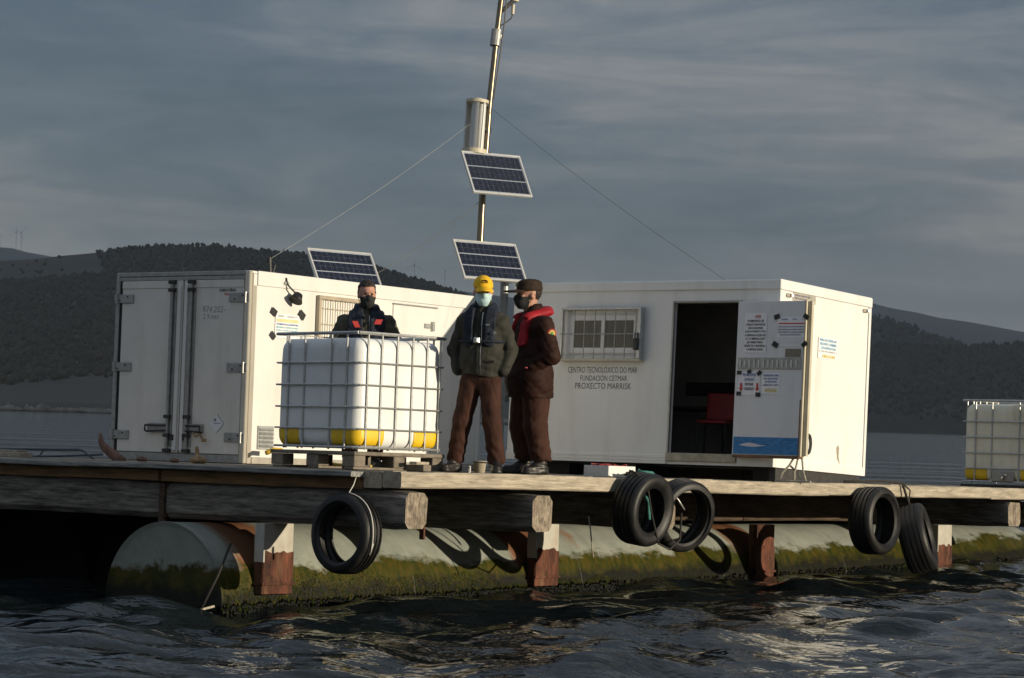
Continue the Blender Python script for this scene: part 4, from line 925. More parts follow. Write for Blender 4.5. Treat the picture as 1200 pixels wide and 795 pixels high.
for a, b in (((6.77, 4.2, 4.37), (2.985, 4.276, 2.256)), ((6.775, 4.2, 4.41), (6.457, .591, 2.2275)), ((6.70, 4.2, 3.27), (5.13, 4.92, 2.085))):
    A, B = Vector(a), Vector(b); pts = [A.lerp(B, k/8)-Vector((0, 0, .06*math.sin(math.pi*k/8))) for k in range(9)]
    obj('guy_wire', MB().tube(pts, .0026 if b[0] < 3 else .0036 if b[0] < 6 else .0022, 5), STEEL if b[0] < 3 else WIRE, mast)
sp = thing('solar_panel', 'solar panel standing alone on the roof of the long white container', 'solar panel', MR)
Mx = MRi @ panel_matrix((-1.99, 31.33, 3.575), math.radians(46), math.radians(62)); solar_panel('panel', Mx, 1.02, .47, sp)
for s in (-.3, .3):
    p = Mx @ Vector((s, .12, -.03)); obj('leg', MB().cyl(p, (p.x+.12, p.y+.25, 2.142), .014, n=6).cyl(Mx @ Vector((s, -.20, -.03)), (p.x-.05, p.y+.02, 2.142), .014, n=6), GALV, sp)

# ================================================================ tyres used as fenders
def tyre_mesh(R, W, ri):
    """hollow tyre, axis along z: ribbed tread, shoulders, side walls, beads and the cavity inside"""
    h = W/2; pr = [(ri, -h*.62), (ri-.004, -h*.74), (ri+.012, -h*.82), (ri+.03, -h*.90), (R*.80, -h*1.0), (R*.90, -h*.97), (R*.955, -h*.88), (R*.985, -h*.74)]
    for g in (-.52, -.18, .18, .52): pr += [(R, (g-.075)*h), (R-.011, (g-.06)*h), (R-.011, (g+.06)*h), (R, (g+.075)*h)]
    pr += [(a, -b) for a, b in pr[7::-1]]
    inn = [(R*.86, h*.80), (R*.93, h*.62), (R*.945, 0), (R*.93, -h*.62), (R*.86, -h*.80)]
    return MB().lathe(pr+inn, 48, closed=True)
def tyre(label, u, v, w, R, W, ri, axis, roll=0.0):
    z = Vector(axis).normalized(); x = z.orthogonal().normalized(); y = z.cross(x)
    B = Matrix(((x.x, y.x, z.x, u), (x.y, y.y, z.y, v), (x.z, y.z, z.z, w), (0, 0, 0, 1)))
    o = obj('tyre', tyre_mesh(R, W, ri), TYRE, None, auto=True); o.matrix_world = MR @ B @ Matrix.Rotation(roll, 4, 'Z')
    tag(o, label, 'tyre', 'old tyres hung as fenders'); return o
tyre('worn tyre with a white scuff line hanging at the shaded end of the raft', -.155, .485, -.585, .368, .24, .268, (-1, .10, .03))
tyre('tyre with green rope through it, left one of the middle pair', 3.73, -.18, -.315, .372, .31, .230, (-.04, -1, -.12), .4)
tyre('tyre with a bright chip on its lower rim, right one of the middle pair', 4.44, -.20, -.372, .378, .25, .285, (-.28, -1, -.22), 1.0)
tyre('tyre hanging flat against the pale edge below the right corner of the cabin', 8.66, -.18, -.42, .395, .31, .275, (-.02, -1, .03), .2)
tyre('tyre hanging edge-on by a rope, partly hidden behind its neighbour', 9.62, -.24, -.63, .41, .33, .26, (.34, -.94, .28), .7)
def ropething(label, parts, cat='rope', name='rope', M=MR):
    t = thing(name, label, cat, M)
    for nm, pts, r, m in parts: obj(nm, MB().tube(pts, r, 6), m, t, smooth=True)
    return t
ropething('thin pale line looped over the tyre at the shaded end', [('strand', [(-.05, .47, -.04), (-.12, .45, -.14)]+[(-.215+.02*math.sin(3*q), .485-.377*math.sin(q), -.585+.377*math.cos(q)) for q in [.15+k*.16 for k in range(13)]]+[(-.20, .13, -.66)], .0055, mat('pale_line', (.62, .60, .55), .8, var=.1))])
ropething('green and dark ropes threaded through the middle pair of tyres', [('strand', [(3.9, .10, .02), (3.72, -.02, .07), (3.55, -.20, .05), (3.62, -.31, -.1), (3.70, -.31, -.35), (3.86, -.30, -.66), (4.05, -.32, -.72), (4.25, -.31, -.62), (4.36, -.25, -.35)], .011, ROPED),
    ('strand', [(3.92, .12, .03), (3.85, -.05, -.06), (3.84, -.18, -.25), (3.80, -.22, -.42)], .018, ROPEG), ('strand', [(4.40, -.05, -.10), (4.50, -.12, -.22), (4.56, -.16, -.32)], .009, GALV),
    ('strand', [(3.32, .2, -.40), (3.36, .2, -.52), (3.40, .2, -.70), (3.43, .2, -.82)], .008, ROPE)])
ropething('dark mooring rope from the raft edge down to the edge-on tyre', [('strand', [(8.6, .2, .02), (8.9, .1, .03), (9.3, .06, .04), (9.62, -.03, .02), (9.68, -.05, -.12), (9.72, -.08, -.24)], .016, ROPED), ('strand', [(9.64, -.03, .01), (9.78, -.05, -.06), (9.76, -.05, -.18), (9.70, -.06, -.22)], .010, ROPED)])
ropething('frayed pale mooring line hanging from the pontoon end into the water', [('strand', [(-.45, 1.62, -.72), (-.60, 1.62, -1.0), (-.75, 1.68, -1.32)], .012, ROPED), ('strand', [(-.6, 1.66, -1.30), (-.75, 1.72, -1.34), (-.9, 1.8, -1.36)], .012, ROPE)])

# ================================================================ small things lying on the deck
fb = thing('foam_box', 'low white foam fish box with red bits in it at the deck edge', 'box', RF(3.78, .28, .0))
obj('box_bottom', MB().box((0, 0, 0), (.50, .31, .02)), FOAM, fb); obj('box_wall', MB().box((0, 0, .02), (.02, .31, .112), 0, .004).box((.48, 0, .02), (.50, .31, .112), 0, .004).box((.02, 0, .02), (.48, .02, .112), 0, .004).box((.02, .29, .02), (.48, .31, .112), 0, .004), FOAM, fb)
mb = MB(); rr = random.Random(5)
for k in range(14): mb.cyl((rr.uniform(.03, .45), rr.uniform(.03, .27), .095), (rr.uniform(.03, .45), rr.uniform(.03, .27), .125), .012, n=5)
o = obj('red_bits', mb, FISHRED, fb)
def heap(name, label, cat, M, n, rx, ry, h, r, m, seed):
    t = thing(name, label, cat, M); q = random.Random(seed)
    for k in range(n):
        pts = []; a = q.uniform(0, 6.28)
        for i in range(7): a += q.uniform(.3, 1.1); pts.append((rx*math.cos(a)*q.uniform(.4, 1), ry*math.sin(a)*q.uniform(.4, 1), r+h*q.uniform(0, 1)*(1-.5*abs(i-3)/3)))
        obj('coil', MB().tube(pts, r, 6), m, t, smooth=True)
    return t
heap('green_net', 'bundle of green net rope beside the foam box', 'net', RF(4.30, .16, 0), 6, .14, .09, .08, .012, ROPEG, 3)
heap('black_net', 'tangle of black net line in front of the foam box', 'net', RF(4.08, .14, 0), 7, .20, .08, .05, .010, ROPED, 8)
bk = thing('tub', 'small cream plastic tub standing behind the men', 'tub', RF(2.02, .62, 0)); obj('tub_wall', MB().lathe([(.001, .0), (.052, .0), (.066, .11), (.072, .112), (.068, .118), (.05, .012), (.001, .012)], 20), CREAM, bk, smooth=True)
bk = thing('tub', 'tilted white bowl on the deck between the two standing men', 'tub', RF(2.38, .72, .02, 0, Matrix.Rotation(.25, 4, 'X'))); obj('tub_wall', MB().lathe([(.001, .0), (.03, .0), (.085, .075), (.09, .078), (.08, .075), (.025, .01), (.001, .01)], 18), FOAM, bk, smooth=True)
gb = thing('junction_box', 'small white ribbed box on the deck behind the left foot', 'box', RF(1.62, .55, 0)); obj('case', MB().box((0, 0, 0), (.17, .10, .065), 0, .006), FOAM, gb)
for k in range(5): obj('rib', MB().box((.015+k*.03, -.006, .008), (.03+k*.03, -.0005, .058)), GALV, gb)
t = thing('plank_offcut', 'short pale timber offcuts stacked at the corner of the pallet', 'timber', RF(1.05, .56, 0))
obj('offcut', MB().box((0, 0, .0), (.12, .25, .06), 0, .004), PALW, t); obj('offcut', MB().box((-.05, .05, .062), (.22, .13, .09), 0, .004, Matrix.Rotation(.2, 4, 'Z')), FASC, t)
ropething('yellow hose curled on the deck under the tank', [('hose', [(1.5, 2.1, .03), (1.62, 2.35, .09), (1.75, 2.5, .10), (1.9, 2.6, .06), (2.1, 2.5, .025), (2.2, 2.2, .025), (1.9, 1.9, .025)], .022, HOSE)], 'hose', 'hose')
ropething('yellow hose end poking out beside the container vent', [('hose', [(3.22, 4.45, .13), (3.32, 4.42, .17), (3.44, 4.42, .165)], .028, HOSE)], 'hose', 'hose')
dw = obj('driftwood', MB().tube([(.62, 4.08, -.01), (.61, 4.20, .05), (.60, 4.32, .12), (.60, 4.385, .18), (.60, 4.40, .27)], [.045, .055, .045, .03, .015], 8), DRIFT, None, smooth=True); dw.matrix_world = MR; tag(dw, 'reddish crooked branch sticking up at the left of the container', 'driftwood')
for k, (v, u, s) in enumerate(((3.05, .62, 1.0), (3.85, .65, .7), (3.45, .7, .6))):
    V, F = surf(lambda P: su(.03, ell(P, (0, 0, .03), (.09, .07, .04)), cap(P, (0, 0, .03), (.02, .05, .12*(k == 0)+.03), .03, .015))+.012*np.sin(P[:, 0]*60)*np.sin(P[:, 1]*50+2), (-.15, -.15, -.02), (.15, .15, .2), .012)
    o = np_obj('rag', V*s, F, RAG if k == 0 else DRIFT, None); o.matrix_world = RF(u, v, 0); tag(o, ('tan work glove standing up before the container doors', 'brown rag lying under the left container door', 'dark brown rag lying under the container door gap')[k], 'rag')
rl = thing('handrail', 'low dark tube handrail on the raft left of the container', 'handrail', MR)
obj('top_rail', MB().tube([(2, 8.4, .075), (2, 7.3, .078), (2, 6.10, .098), (2, 6.03, .085), (2, 5.85, -.01)], .014, 8), RAILM, rl); obj('brace', MB().cyl((2, 6.65, .085), (2, 6.74, -.01), .012, n=8), RAILM, rl)
obj('lower_rail', MB().tube([(2, 8.4, -.0), (2, 6.95, .0), (2, 6.4, .02), (2, 5.72, .055)], .012, 8), RAILM, rl)
bd = obj('loose_board', MB().box((.5, 5.45, .0), (.68, 7.4, .05), 0, .006).box((.55, 5.55, .051), (.7, 7.4, .075), 0, .004), FASC, None); bd.matrix_world = MR; tag(bd, 'pale loose boards lying on the deck at the far left', 'board')
# ================================================================ the three men
SKIN = mat('skin', (.50, .27, .19), .5, var=.10, scale=25, sss=.08)
HAIR = mat('hair_dark', (.022, .015, .011), .7, var=.4, scale=70, bump=.004)
OLIVE = mat('olive_jacket', (.040, .040, .033), .75, var=.22, scale=8, bump=.009, bscale=13, spec=.15)
BROWNJ = mat('brown_jacket', (.030, .0125, .0085), .7, var=.22, scale=8, bump=.009, bscale=13, spec=.15)
DKOLIVE = mat('dark_olive_jacket', (.085, .080, .060), .75, var=.22, scale=8, bump=.009, bscale=13, spec=.15)
TROUS = mat('brown_trousers', (.054, .024, .017), .8, var=.2, scale=8, bump=.008, bscale=14, spec=.15)
BOOT = mat('boot_leather', (.020, .018, .016), .45, var=.3, scale=14, bump=.002)
NAVY = mat('navy_vest', (.018, .023, .036), .6, var=.25, scale=12, bump=.003, spec=.15)
REDV = mat('red_vest', (.33, .016, .024), .55, var=.2, scale=12, bump=.003, spec=.15)
REDPATCH = mat('red_patch', (.50, .05, .04), .55, var=.1)
YCAP = mat('yellow_cap', (.80, .47, .012), .75, var=.08, scale=20, bump=.002)
BCAP = mat('brown_cap', (.042, .028, .020), .8, var=.2, scale=20, bump=.002, spec=.15)
MASKB = mat('surgical_mask', (.52, .72, .76), .7, var=.05, scale=8, stretch=(.5, .5, 9), bump=.003, bscale=6)
MASKD = mat('dark_mask', (.020, .022, .020), .8, var=.2)
EYE = mat('eye', (.03, .02, .018), .2, var=.1)
SILV = mat('buckle', (.55, .55, .53), .3, .8, var=.05)
def folds(P, amp, seed, fr=1.0):
    r = np.random.default_rng(seed); d = np.zeros(len(P), np.float32)
    for i in range(7):
        k = r.normal(0, 1, 3)*np.array([1, 1, 1.35])*fr*r.uniform(11, 26); w = r.normal(0, 1, 3)*7
        s = np.sin(P @ k.astype(np.float32)+r.uniform(0, 6.28)+1.4*np.sin(P @ w.astype(np.float32)+r.uniform(0, 6.28)))
        d += (1-np.abs(s))**2-.33
    return amp*d/2.6
def head_fn(P):
    d = su(.035, ell(P, (0, .018, .032), (.076, .096, .098)), ell(P, (0, -.018, -.048), (.058, .072, .082)))
    d = su(.015, d, ell(P, (0, -.058, -.108), (.028, .024, .02)), ell(P, (0, -.083, .032), (.048, .016, .011)))
    for s in (-1, 1):
        d = -su(.012, -d, ell(P, (s*.031, -.102, .010), (.019, .017, .012)))
        d = su(.008, d, ell(P, (s*.079, .012, -.012), (.011, .021, .032))); d = su(.02, d, ell(P, (s*.045, -.07, -.02), (.02, .016, .014)))
    d = su(.010, d, cap(P, (0, -.090, .004), (0, -.110, -.036), .009, .014))
    return su(.008, d, ell(P, (0, -.086, -.066), (.024, .012, .007)), ell(P, (0, -.085, -.078), (.021, .012, .007)))
def rotz(P, c, yaw, tilt=0.0):
    Q = P-np.array(c, np.float32); a = -yaw; co, si = math.cos(a), math.sin(a)
    Q = np.stack([Q[:, 0]*co-Q[:, 1]*si, Q[:, 0]*si+Q[:, 1]*co, Q[:, 2]], 1)
    if tilt:
        co, si = math.cos(-tilt), math.sin(-tilt); Q = np.stack([Q[:, 0], Q[:, 1]*co-Q[:, 2]*si, Q[:, 1]*si+Q[:, 2]*co], 1)
    return Q.astype(np.float32)
def hand(P, w, e, side):
    """palm, four unequal curled fingers and a thumb carrying on from the forearm"""
    w = np.array(w, float); dr = w-np.array(e, float); dr /= np.linalg.norm(dr)
    sd = np.cross(dr, [0, -1, 0.2]); sd /= np.linalg.norm(sd); nr = np.cross(sd, dr)
    d = cap(P, w, w+dr*.075, .026, .034, 1.15)
    for k, L in enumerate((.062, .074, .070, .052)):
        b = w+dr*.082+sd*(k-1.5)*.019; m = b+dr*L*.55-nr*.012; d = su(.006, d, cap(P, b, m, .0098, .009), cap(P, m, m+dr*L*.4-nr*.026, .009, .0075))
    b = w+dr*.03+sd*side*.028; return su(.008, d, cap(P, b, b+sd*side*.022+dr*.035-nr*.012, .0125, .0105), cap(P, b+sd*side*.022+dr*.035-nr*.012, b+sd*side*.022+dr*.062-nr*.022, .0105, .008))
def man(label, M, J, jacket, jm, hem, girth, mask_m, hat, vest_m, seed, patches):
    t = thing('person', label, 'person', M, 'men on the raft')
    hc, hy, ht = J['head'], J['hyaw'], J.get('htilt', 0)
    HS = 1.07
    def headP(P): return rotz(P, hc, hy, ht)/HS
    def body(P):
        d = head_fn(headP(P))*HS
        d = su(.04, d, cap(P, (hc[0]*.6, hc[1]+.035, J['neck']-.03), (hc[0], hc[1]+.02, hc[2]-.06), .058, .052))
        d = su(.05, d, cap(P, (0, 0, J['hipz']+.06), (0, 0, J['neck']-.15), .12, .14, 1.5), cap(P, J['sl'], J['sr'], .05))
        for s, e, w, sd in ((J['sl'], J['el'], J['wl'], -1), (J['sr'], J['er'], J['wr'], 1)):
            d = su(.03, d, cap(P, s, e, .05, .042), cap(P, e, w, .041, .028)); 
            e = np.array(w)-np.array([-sd*.95, .02, -.25])       # hands pushed into the pockets
            d = su(.012, d, hand(P, w, e, sd))
        for h, k, a, f in ((J['hl'], J['kl'], J['al'], J['fl']), (J['hr'], J['kr'], J['ar'], J['fr'])):
            d = su(.04, d, cap(P, h, k, .078, .058), cap(P, k, a, .056, .038)); d = su(.02, d, cap(P, a, f, .036, .03))
        return d
    V, F = surf(body, (-.55, -.45, -.02), (.55, .40, hc[2]+.16), .0105); np_obj('body', V, F, SKIN, t)
    R3 = Matrix.Translation(hc) @ Matrix.Rotation(hy, 4, 'Z') @ Matrix.Rotation(ht, 4, 'X') @ Matrix.Scale(HS, 4)
    def local(name, mb, m, **k):
        o = obj(name, mb, m, t, **k); o.matrix_local = R3; return o
    for s in (-1, 1): local('eye', MB().lathe([(.001, .011), (.008, .008), (.011, 0), (.008, -.008), (.001, -.011)], 10, M=Matrix.Translation((s*.031, -.083, .009))), EYE, smooth=True)
    def jfn(P):
        g = girth; z = P[:, 2]
        d = su(.06, cap(P, (0, .005, hem-.03), (0, -.005*g, hem+.20), .192*g, .200*g, 1.32), cap(P, (0, -.02*(g-1)*8, hem+.18), (0, -.0, J['neck']-.20), .203*g, .195, 1.36))
        d = su(.05, d, cap(P, (J['sl'][0]*.86, J['sl'][1], J['sl'][2]-.02), (J['sr'][0]*.86, J['sr'][1], J['sr'][2]-.02), .088), cap(P, (0, .02, J['neck']-.10), (hc[0]*.5, .02, J['neck']-.005), .13, .082))
        for s, e, w in ((J['sl'], J['el'], J['wl']), (J['sr'], J['er'], J['wr'])):
            md = tuple((np.array(s)+np.array(e))/2); d = su(.055, d, cap(P, s, md, .078, .074)); d = su(.016, d, su(.03, cap(P, md, e, .074, .070), cap(P, e, w, .070, .056)))
        d = d+folds(P, .013, seed, .55)+folds(P, .004, seed+1, 1.1)
        col = np.maximum(cap(P, (hc[0]*.5, .018, J['neck']-.06), (hc[0]*.7, .006, J['neck']+.035), .092, .088), -cap(P, (hc[0]*.5, .0, J['neck']-.08), (hc[0]*.7, -.012, J['neck']+.2), .070))
        d = su(.015, d, col)
        zip_ = np.clip(1-np.abs(P[:, 0]-.004)/.012, 0, 1)*(P[:, 1] < 0); d = d-.006*zip_
        return np.maximum(d, (hem+.012*np.sin(P[:, 0]*14+seed))-z)
    V, F = surf(jfn, (-.52, -.42, hem-.04), (.52, .36, J['neck']+.09), .0100); np_obj('jacket', V, F, jm, t)
    def on_jacket(x, z):            # depth of the jacket front at (x, z)
        ys = np.linspace(-.42, .05, 236); q = jfn(np.stack([np.full_like(ys, x), ys, np.full_like(ys, z)], 1).astype(np.float32))
        k = np.argmax(q < 0); return float(ys[k]) if (q < 0).any() else -.2
    def strip(name, pts, w, m, lift=.004):
        mb = MB(); vs = []
        for x, z in pts:
            for d in (-w/2, w/2): vs.append((x+d, on_jacket(x+d, z)-lift, z))
        mb.add(vs, [(2*i, 2*i+1, 2*i+3, 2*i+2) for i in range(len(pts)-1)]); obj(name, mb, m, t)
    strip('zip_placket', [(.012, hem+.02+(J['neck']-.03-hem-.02)*i/14) for i in range(15)], .034, jm, .005)
    strip('zip', [(.030, hem+.02+(J['neck']-.05-hem-.02)*i/14) for i in range(15)], .007, SILV if vest_m is NAVY else BCAP, .0065)
    for sx in (-1, 1):
        strip('pocket_flap', [(sx*(.085+.012*i), hem+.165-.006*i) for i in range(8)], .004, jm, .009)
        strip('pocket_edge', [(sx*(.085+.012*i), hem+.150-.006*i) for i in range(8)], .010, BCAP, .003)
    def tfn(P):
        z = P[:, 2]; d = cap(P, (0, .005, J['hipz']), (0, .005, J['hipz']+.12), .158*girth, .165*girth, 1.3)
        for h, k, a in ((J['hl'], J['kl'], J['al']), (J['hr'], J['kr'], J['ar'])):
            lw = J.get('legw', 1); lg = su(.03, cap(P, h, k, .108*girth, .088*lw), cap(P, k, (a[0], a[1]+.006, a[2]+.03), .088*lw, .080*lw)); d = su(.022, d, lg)
        d = d+folds(P*np.array([1.2, 1.2, .6], np.float32), .0075, seed+5, .8)+.004*np.sin(z*58+3*np.sin(P[:, 0]*22+seed))*np.clip((.42-z)/.2, 0, 1)
        return np.maximum(np.maximum(d, J['cuff']+.01*np.sin(P[:, 0]*30)-z), z-(hem+.22))
    V, F = surf(tfn, (-.48, -.32, J['cuff']-.05), (.48, .30, hem+.26), .0105); np_obj('trousers', V, F, TROUS, t)
    for a, f in ((J['al'], J['fl']), (J['ar'], J['fr'])):
        a_, f_ = np.array(a), np.array(f); dr = (f_-a_)*[1, 1, 0]; dr = dr/np.linalg.norm(dr); hl = np.array([a[0], a[1], .045])-dr*.035
        def bf(P):
            d = su(.03, cap(P, hl, np.array([f[0], f[1], .040]), .048, .046), cap(P, (a[0], a[1], .06), (a[0], a[1], J['cuff']+.10), .054, .058))
            d = su(.02, d, cap(P, (a[0], a[1], .11), (f[0]*.6+a[0]*.4, f[1]*.6+a[1]*.4, .06), .05, .04))
            sole = np.maximum(cap(P, hl, np.array([f[0], f[1], .03]), .056, .053), P[:, 2]-.026)
            return np.maximum(np.minimum(d+.003*np.sin(P[:, 2]*150), sole), .001-P[:, 2])
        lo = np.minimum(a_, f_)-.11; hi = np.maximum(a_, f_)+.11
        V, F = surf(bf, (lo[0], lo[1], -.012), (hi[0], hi[1], J['cuff']+.2), .009); np_obj('boot', V, F, BOOT, t)
    # face mask, with its ear loops
    mf = lambda P: np.maximum.reduce([su(.02, head_fn(P), ell(P, (0, -.070, -.060), (.050, .040, .052)))-.009, P[:, 1]+.012, P[:, 2]-.004+.35*np.abs(P[:, 0]), -.128-P[:, 2]])
    V, F = surf(mf, (-.1, -.16, -.15), (.1, .03, .03), .006); o = np_obj('face_mask', V, F, mask_m, t); o.matrix_local = R3
    local('mask_strap', MB().tube([(-.066, -.02, -.025), (-.082, .01, .005), (-.086, .03, .0), (-.07, -.02, -.08)], .003, 5).tube([(.066, -.02, -.025), (.082, .01, .005), (.086, .03, .0), (.07, -.02, -.08)], .003, 5), mask_m)
    if hat == 'hair':
        hf = lambda P: np.maximum(head_fn(P)-.008-.006*(P[:, 2] > .06)+.003*np.sin(P[:, 0]*130)*np.sin(P[:, 1]*120), -np.maximum(P[:, 1]-.012, P[:, 2]-.082))
        hf2 = lambda P: np.maximum(hf(P), .01-P[:, 2]-.9*np.maximum(P[:, 1]-.03, 0))
        V, F = surf(hf2, (-.12, -.13, -.12), (.12, .15, .17), .006); o = np_obj('hair', V, F, HAIR, t); o.matrix_local = R3
    else:
        hf = lambda P: np.maximum.reduce([head_fn(P)-.004, P[:, 2]-.06, -.05-P[:, 2], .042-P[:, 1]])
        V, F = surf(hf, (-.12, -.02, -.08), (.12, .15, .1), .007); o = np_obj('hair', V, F, HAIR, t); o.matrix_local = R3
    if hat == 'yellow':
        cf = lambda P: np.maximum(np.maximum(ell(P, (0, .016, .056), (.090, .110, .096)), -ell(P, (0, .016, .045), (.080, .100, .082))), .036+.1*P[:, 1]*0-P[:, 2])
        bf = lambda P: np.maximum(np.maximum(np.abs(P[:, 2]-(.050+.34*(P[:, 1]+.085)-6.0*P[:, 0]**2))-.006, ell(P, (0, -.085, .04), (.084, .112, .2))), P[:, 1]+.062)
        V, F = surf(lambda P: np.minimum(cf(P), bf(P)), (-.11, -.2, -.03), (.11, .15, .17), .0055); o = np_obj('cap', V, F, YCAP, t); o.matrix_local = R3
        mb = MB()
        for k in range(9):
            a = -.55+1.1*k/8; mb.box((.041*math.sin(a)*1.1-.004, -.092-.004*math.cos(a), .085+.018*math.cos(a*2)), (.041*math.sin(a)*1.1+.004, -.080, .093+.018*math.cos(a*2)))
        mb.box((-.03, -.0965, .082), (.03, -.082, .088)); local('cap_emblem', mb, BCAP)
    elif hat == 'brown':
        cf = lambda P: np.maximum(su(.02, ell(P, (0, .012, .060), (.094, .112, .070)), ell(P, (0, .014, .105), (.092, .105, .042))), .034-P[:, 2])
        bf = lambda P: np.maximum(np.maximum(np.abs(P[:, 2]-(.044+.10*(P[:, 1]+.085)-2.5*P[:, 0]**2))-.0055, ell(P, (0, -.085, .04), (.084, .135, .2))), P[:, 1]+.06)
        V, F = surf(lambda P: np.minimum(cf(P), bf(P)), (-.12, -.22, -.02), (.12, .15, .18), .0055); o = np_obj('cap', V, F, BCAP, t); o.matrix_local = R3
        local('cap_badge', MB().box((-.022, -.107, .075), (.022, -.085, .105), 0, .004), mat('badge_gold', (.10, .075, .04), .5))
    # inflatable life vest: a horseshoe round the neck and down the chest
    if vest_m:
        nk = J['neck']; fl_ = J.get('flare', 0); wd, lowz = J['vest']
        path = [(-wd, -.16, lowz), (-wd, -.18, lowz+.16), (-wd*.98, -.15, nk-.16), (-.105, -.06, nk-.04), (-.085-fl_*.4, .06+fl_, nk+fl_*.3), (0, .115+fl_, nk+.015+fl_*.6), (.085+fl_*.4, .06+fl_, nk+fl_*.3), (.105, -.06, nk-.04), (wd*.98, -.15, nk-.16), (wd, -.18, lowz+.16), (wd, -.16, lowz)]
        def vf(P):
            c = None
            for a, b in zip(path[:-1], path[1:]):
                e = cap(P*np.array([1, .55, 1], np.float32), np.array(a)*[1, .55, 1], np.array(b)*[1, .55, 1], J.get('vr', .062)); c = e if c is None else np.minimum(c, e)
            s = jfn(P)-.040
            return su(-.0+.001, np.maximum(c, s-fl_*1.6*(P[:, 2] > nk-.06)))
        V, F = surf(lambda P: np.maximum(vf(P), -jfn(P)-.02), (-.32, -.40, lowz-.1), (.32, .30, nk+.12), .0095); v = np_obj('life_vest', V, F, vest_m, t)
        q = 0
        obj('buckle', MB().box((-.03, J['by']-.012, lowz-.02), (.03, J['by'], lowz+.035), 0, .006).box((-.012, J['by']-.02, lowz-.012), (.012, J['by']-.012, lowz+.028), 0, .003), SILV, t)
        if J.get('belt', 1): obj('waist_belt', MB().tube([(.225*girth*math.sin(a), J['by']*1.0*math.cos(a)*(.96 if abs(a) < 1.3 else .80), lowz) for a in [k*.2618-math.pi for k in range(25)]], .013, 6), vest_m, t, smooth=True)
    for nm, mb, m in patches: obj(nm, mb, m, t)
    return t
def WM(u, v, yaw):
    p = MR @ Vector((u, v, .0)); return Matrix.Translation(p) @ Matrix.Rotation(yaw, 4, 'Z')
# yellow cap, facing the camera with hands in the jacket pockets
J1 = dict(head=(-.0, -.025, 1.745), hyaw=.40, htilt=.06, neck=1.595, hipz=.93, sl=(-.180, .015, 1.455), sr=(.180, .015, 1.455), el=(-.285, .055, 1.19), er=(.270, .055, 1.19), wl=(-.232, -.015, .99), wr=(.222, -.015, .99),
          hl=(-.095, .0, .90), hr=(.085, .0, .90), kl=(-.175, -.02, .49), kr=(.125, -.03, .49), al=(-.245, .02, .10), ar=(.165, .02, .10), fl=(-.30, -.135, .04), fr=(.215, -.135, .04), cuff=.085, vest=(.112, 1.265), vr=.052, by=-.205)
man('man in yellow cap, pale blue mask, olive jacket and navy life vest', WM(1.66, .36, -.26), J1, None, OLIVE, .935, 1.0, MASKB, 'yellow', NAVY, 3,
    [('chest_logo', MB().box((.155, -.178, 1.335), (.18, -.168, 1.36)), SILV), ('pocket_flap', MB().box((.06, -.165, 1.06), (.17, -.150, 1.085), 0, .006), OLIVE), ('vest_logo', MB().box((.09, -.222, 1.415), (.125, -.212, 1.43)), SILV)])
# brown cap, seen from his left side
J2 = dict(head=(0, -.05, 1.735), hyaw=-.10, htilt=.03, neck=1.565, hipz=.90, sl=(-.205, .02, 1.445), sr=(.215, .02, 1.445), el=(-.30, .06, 1.14), er=(.315, .05, 1.14), wl=(-.20, -.075, 1.04), wr=(.21, -.08, 1.04),
          hl=(-.10, .01, .88), hr=(.10, .01, .88), kl=(-.12, -.03, .47), kr=(.115, .0, .47), al=(-.125, .02, .10), ar=(.125, .06, .10), fl=(-.16, -.14, .04), fr=(.17, -.09, .04), cuff=.14, legw=1.17, vest=(.122, 1.27), vr=.043, by=-.255, belt=0, flare=.025)
badge = MB().lathe([(.001, .004), (.040, .004), (.044, 0), (.04, -.003)], 16, M=Matrix.Translation((.318, .045, 1.36)) @ Matrix.Rotation(-.35, 4, 'X') @ Matrix.Rotation(math.pi/2+.18, 4, 'Y'))
badge2 = MB().lathe([(.001, .003), (.030, .003), (.031, 0)], 14, M=Matrix.Translation((.324, .045, 1.36)) @ Matrix.Rotation(-.35, 4, 'X') @ Matrix.Rotation(math.pi/2+.18, 4, 'Y'))
badge3 = MB().box((.326, .033, 1.345), (.332, .055, 1.372), 0, .004)
man('man in dark brown cap and jacket with red life vest, facing the other man', WM(2.44, .33, math.radians(-66)) @ Matrix.Diagonal((1.10, 1.10, 1.02, 1)), J2, None, BROWNJ, .75, 1.26, MASKD, 'brown', REDV, 8,
    [('sleeve_badge', badge, REDPATCH), ('badge_shield', badge2, mat('badge_yellow', (.62, .50, .12), .6)), ('badge_crest', badge3, mat('badge_green', (.10, .32, .10), .6)), ('pocket_label', MB().box((.20, -.16, 1.02), (.235, -.145, 1.03)), REDPATCH)])
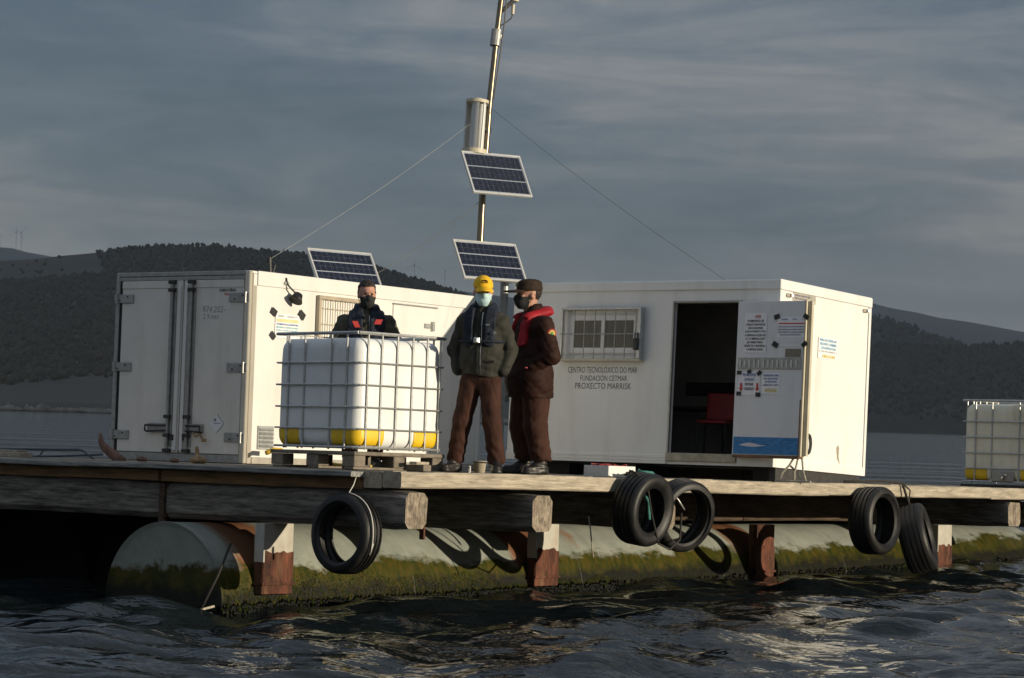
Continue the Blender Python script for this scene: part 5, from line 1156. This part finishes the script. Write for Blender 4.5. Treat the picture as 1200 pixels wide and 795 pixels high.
# bare-headed man behind the tank
J3 = dict(head=(.0, -.03, 1.765), hyaw=.20, htilt=.10, neck=1.60, hipz=.94, sl=(-.22, .01, 1.475), sr=(.22, .01, 1.475), el=(-.33, .03, 1.20), er=(.33, .03, 1.20), wl=(-.26, -.16, 1.03), wr=(.26, -.16, 1.03),
          hl=(-.10, .0, .91), hr=(.10, .0, .91), kl=(-.12, -.02, .50), kr=(.12, -.02, .50), al=(-.13, .02, .10), ar=(.13, .02, .10), fl=(-.16, -.14, .04), fr=(.17, -.14, .04), cuff=.09, vest=(.115, 1.24), vr=.078, by=-.215)
pt = lambda x, z, w, h, y, tl: MB().add([(x-w+tl*h, y, z+h), (x+w+tl*h, y-.0, z+h), (x+w-tl*h, y-.012, z-h), (x-w-tl*h, y-.012, z-h)], [(0, 1, 2, 3)])
man('bare headed man in dark mask and navy life vest with red patches behind the tank', WM(2.05, 2.13, .08), J3, None, DKOLIVE, .93, 1.03, MASKD, 'hair', NAVY, 14,
    [('red_patch', pt(-.105, 1.455, .028, .032, -.236, -.5), REDPATCH), ('red_patch', pt(.118, 1.485, .034, .026, -.230, .4), REDPATCH), ('vest_label', MB().box((.10, -.232, 1.365), (.15, -.226, 1.378)), SILV)])

# ================================================================ air: far hills fade a little
def haze():
    m = bpy.data.materials.new('haze_air'); m.use_nodes = True; nt = m.node_tree; nt.nodes.clear()
    out = nt.nodes.new('ShaderNodeOutputMaterial'); v = nt.nodes.new('ShaderNodeVolumePrincipled')
    v.inputs['Color'].default_value = (.80, .90, 1, 1); v.inputs['Density'].default_value = .00006; v.inputs['Anisotropy'].default_value = 0.0
    nt.links.new(v.outputs[0], out.inputs['Volume'])
    o = obj('haze', MB().box((-9300, -1200, -6), (9300, 9500, 560)), m); tag(o, 'thin bluish haze over the whole bay', 'haze', kind='stuff')
haze()

# unseen cloud slab added to keep sun off the far shore; raft stays lit
def cloud_bank():
    r = np.random.default_rng(31); X = np.linspace(1500, 11500, 70); Y = np.linspace(-2650, 5200, 60)
    gx, gy = np.meshgrid(X, Y, indexing='ij'); n = vnoise(gx/900, gy/900, 41); m = vnoise(gx/330, gy/330, 43)
    edge = np.minimum.reduce([(gx-1500)/700, (11500-gx)/700, (gy+2650)/500, (5200-gy)/500]); th = np.clip(edge, 0, 1)**.5
    bot = 1250+35*n+12*m-10*th; top = 1250+th*(320+110*n+60*m)
    gy2 = gy+120*np.sin(gx/500)*(gy < -2400)
    nx, ny = gx.shape; i = np.arange(nx*ny).reshape(nx, ny)
    q = np.stack([i[:-1, :-1], i[1:, :-1], i[1:, 1:], i[:-1, 1:]], -1).reshape(-1, 4)
    v = np.concatenate([np.stack([gx, gy2, bot], -1).reshape(-1, 3), np.stack([gx, gy2, top], -1).reshape(-1, 3)])
    o = np_obj('cloud_bank', v, np.concatenate([q[:, ::-1], q+nx*ny]), mat('cloud_grey', (.75, .76, .78), 1.0, var=.03, scale=.002))
    tag(o, 'unseen grey cloud slab added off to the right to shade the far shore', 'cloud', kind='stuff')
cloud_bank()
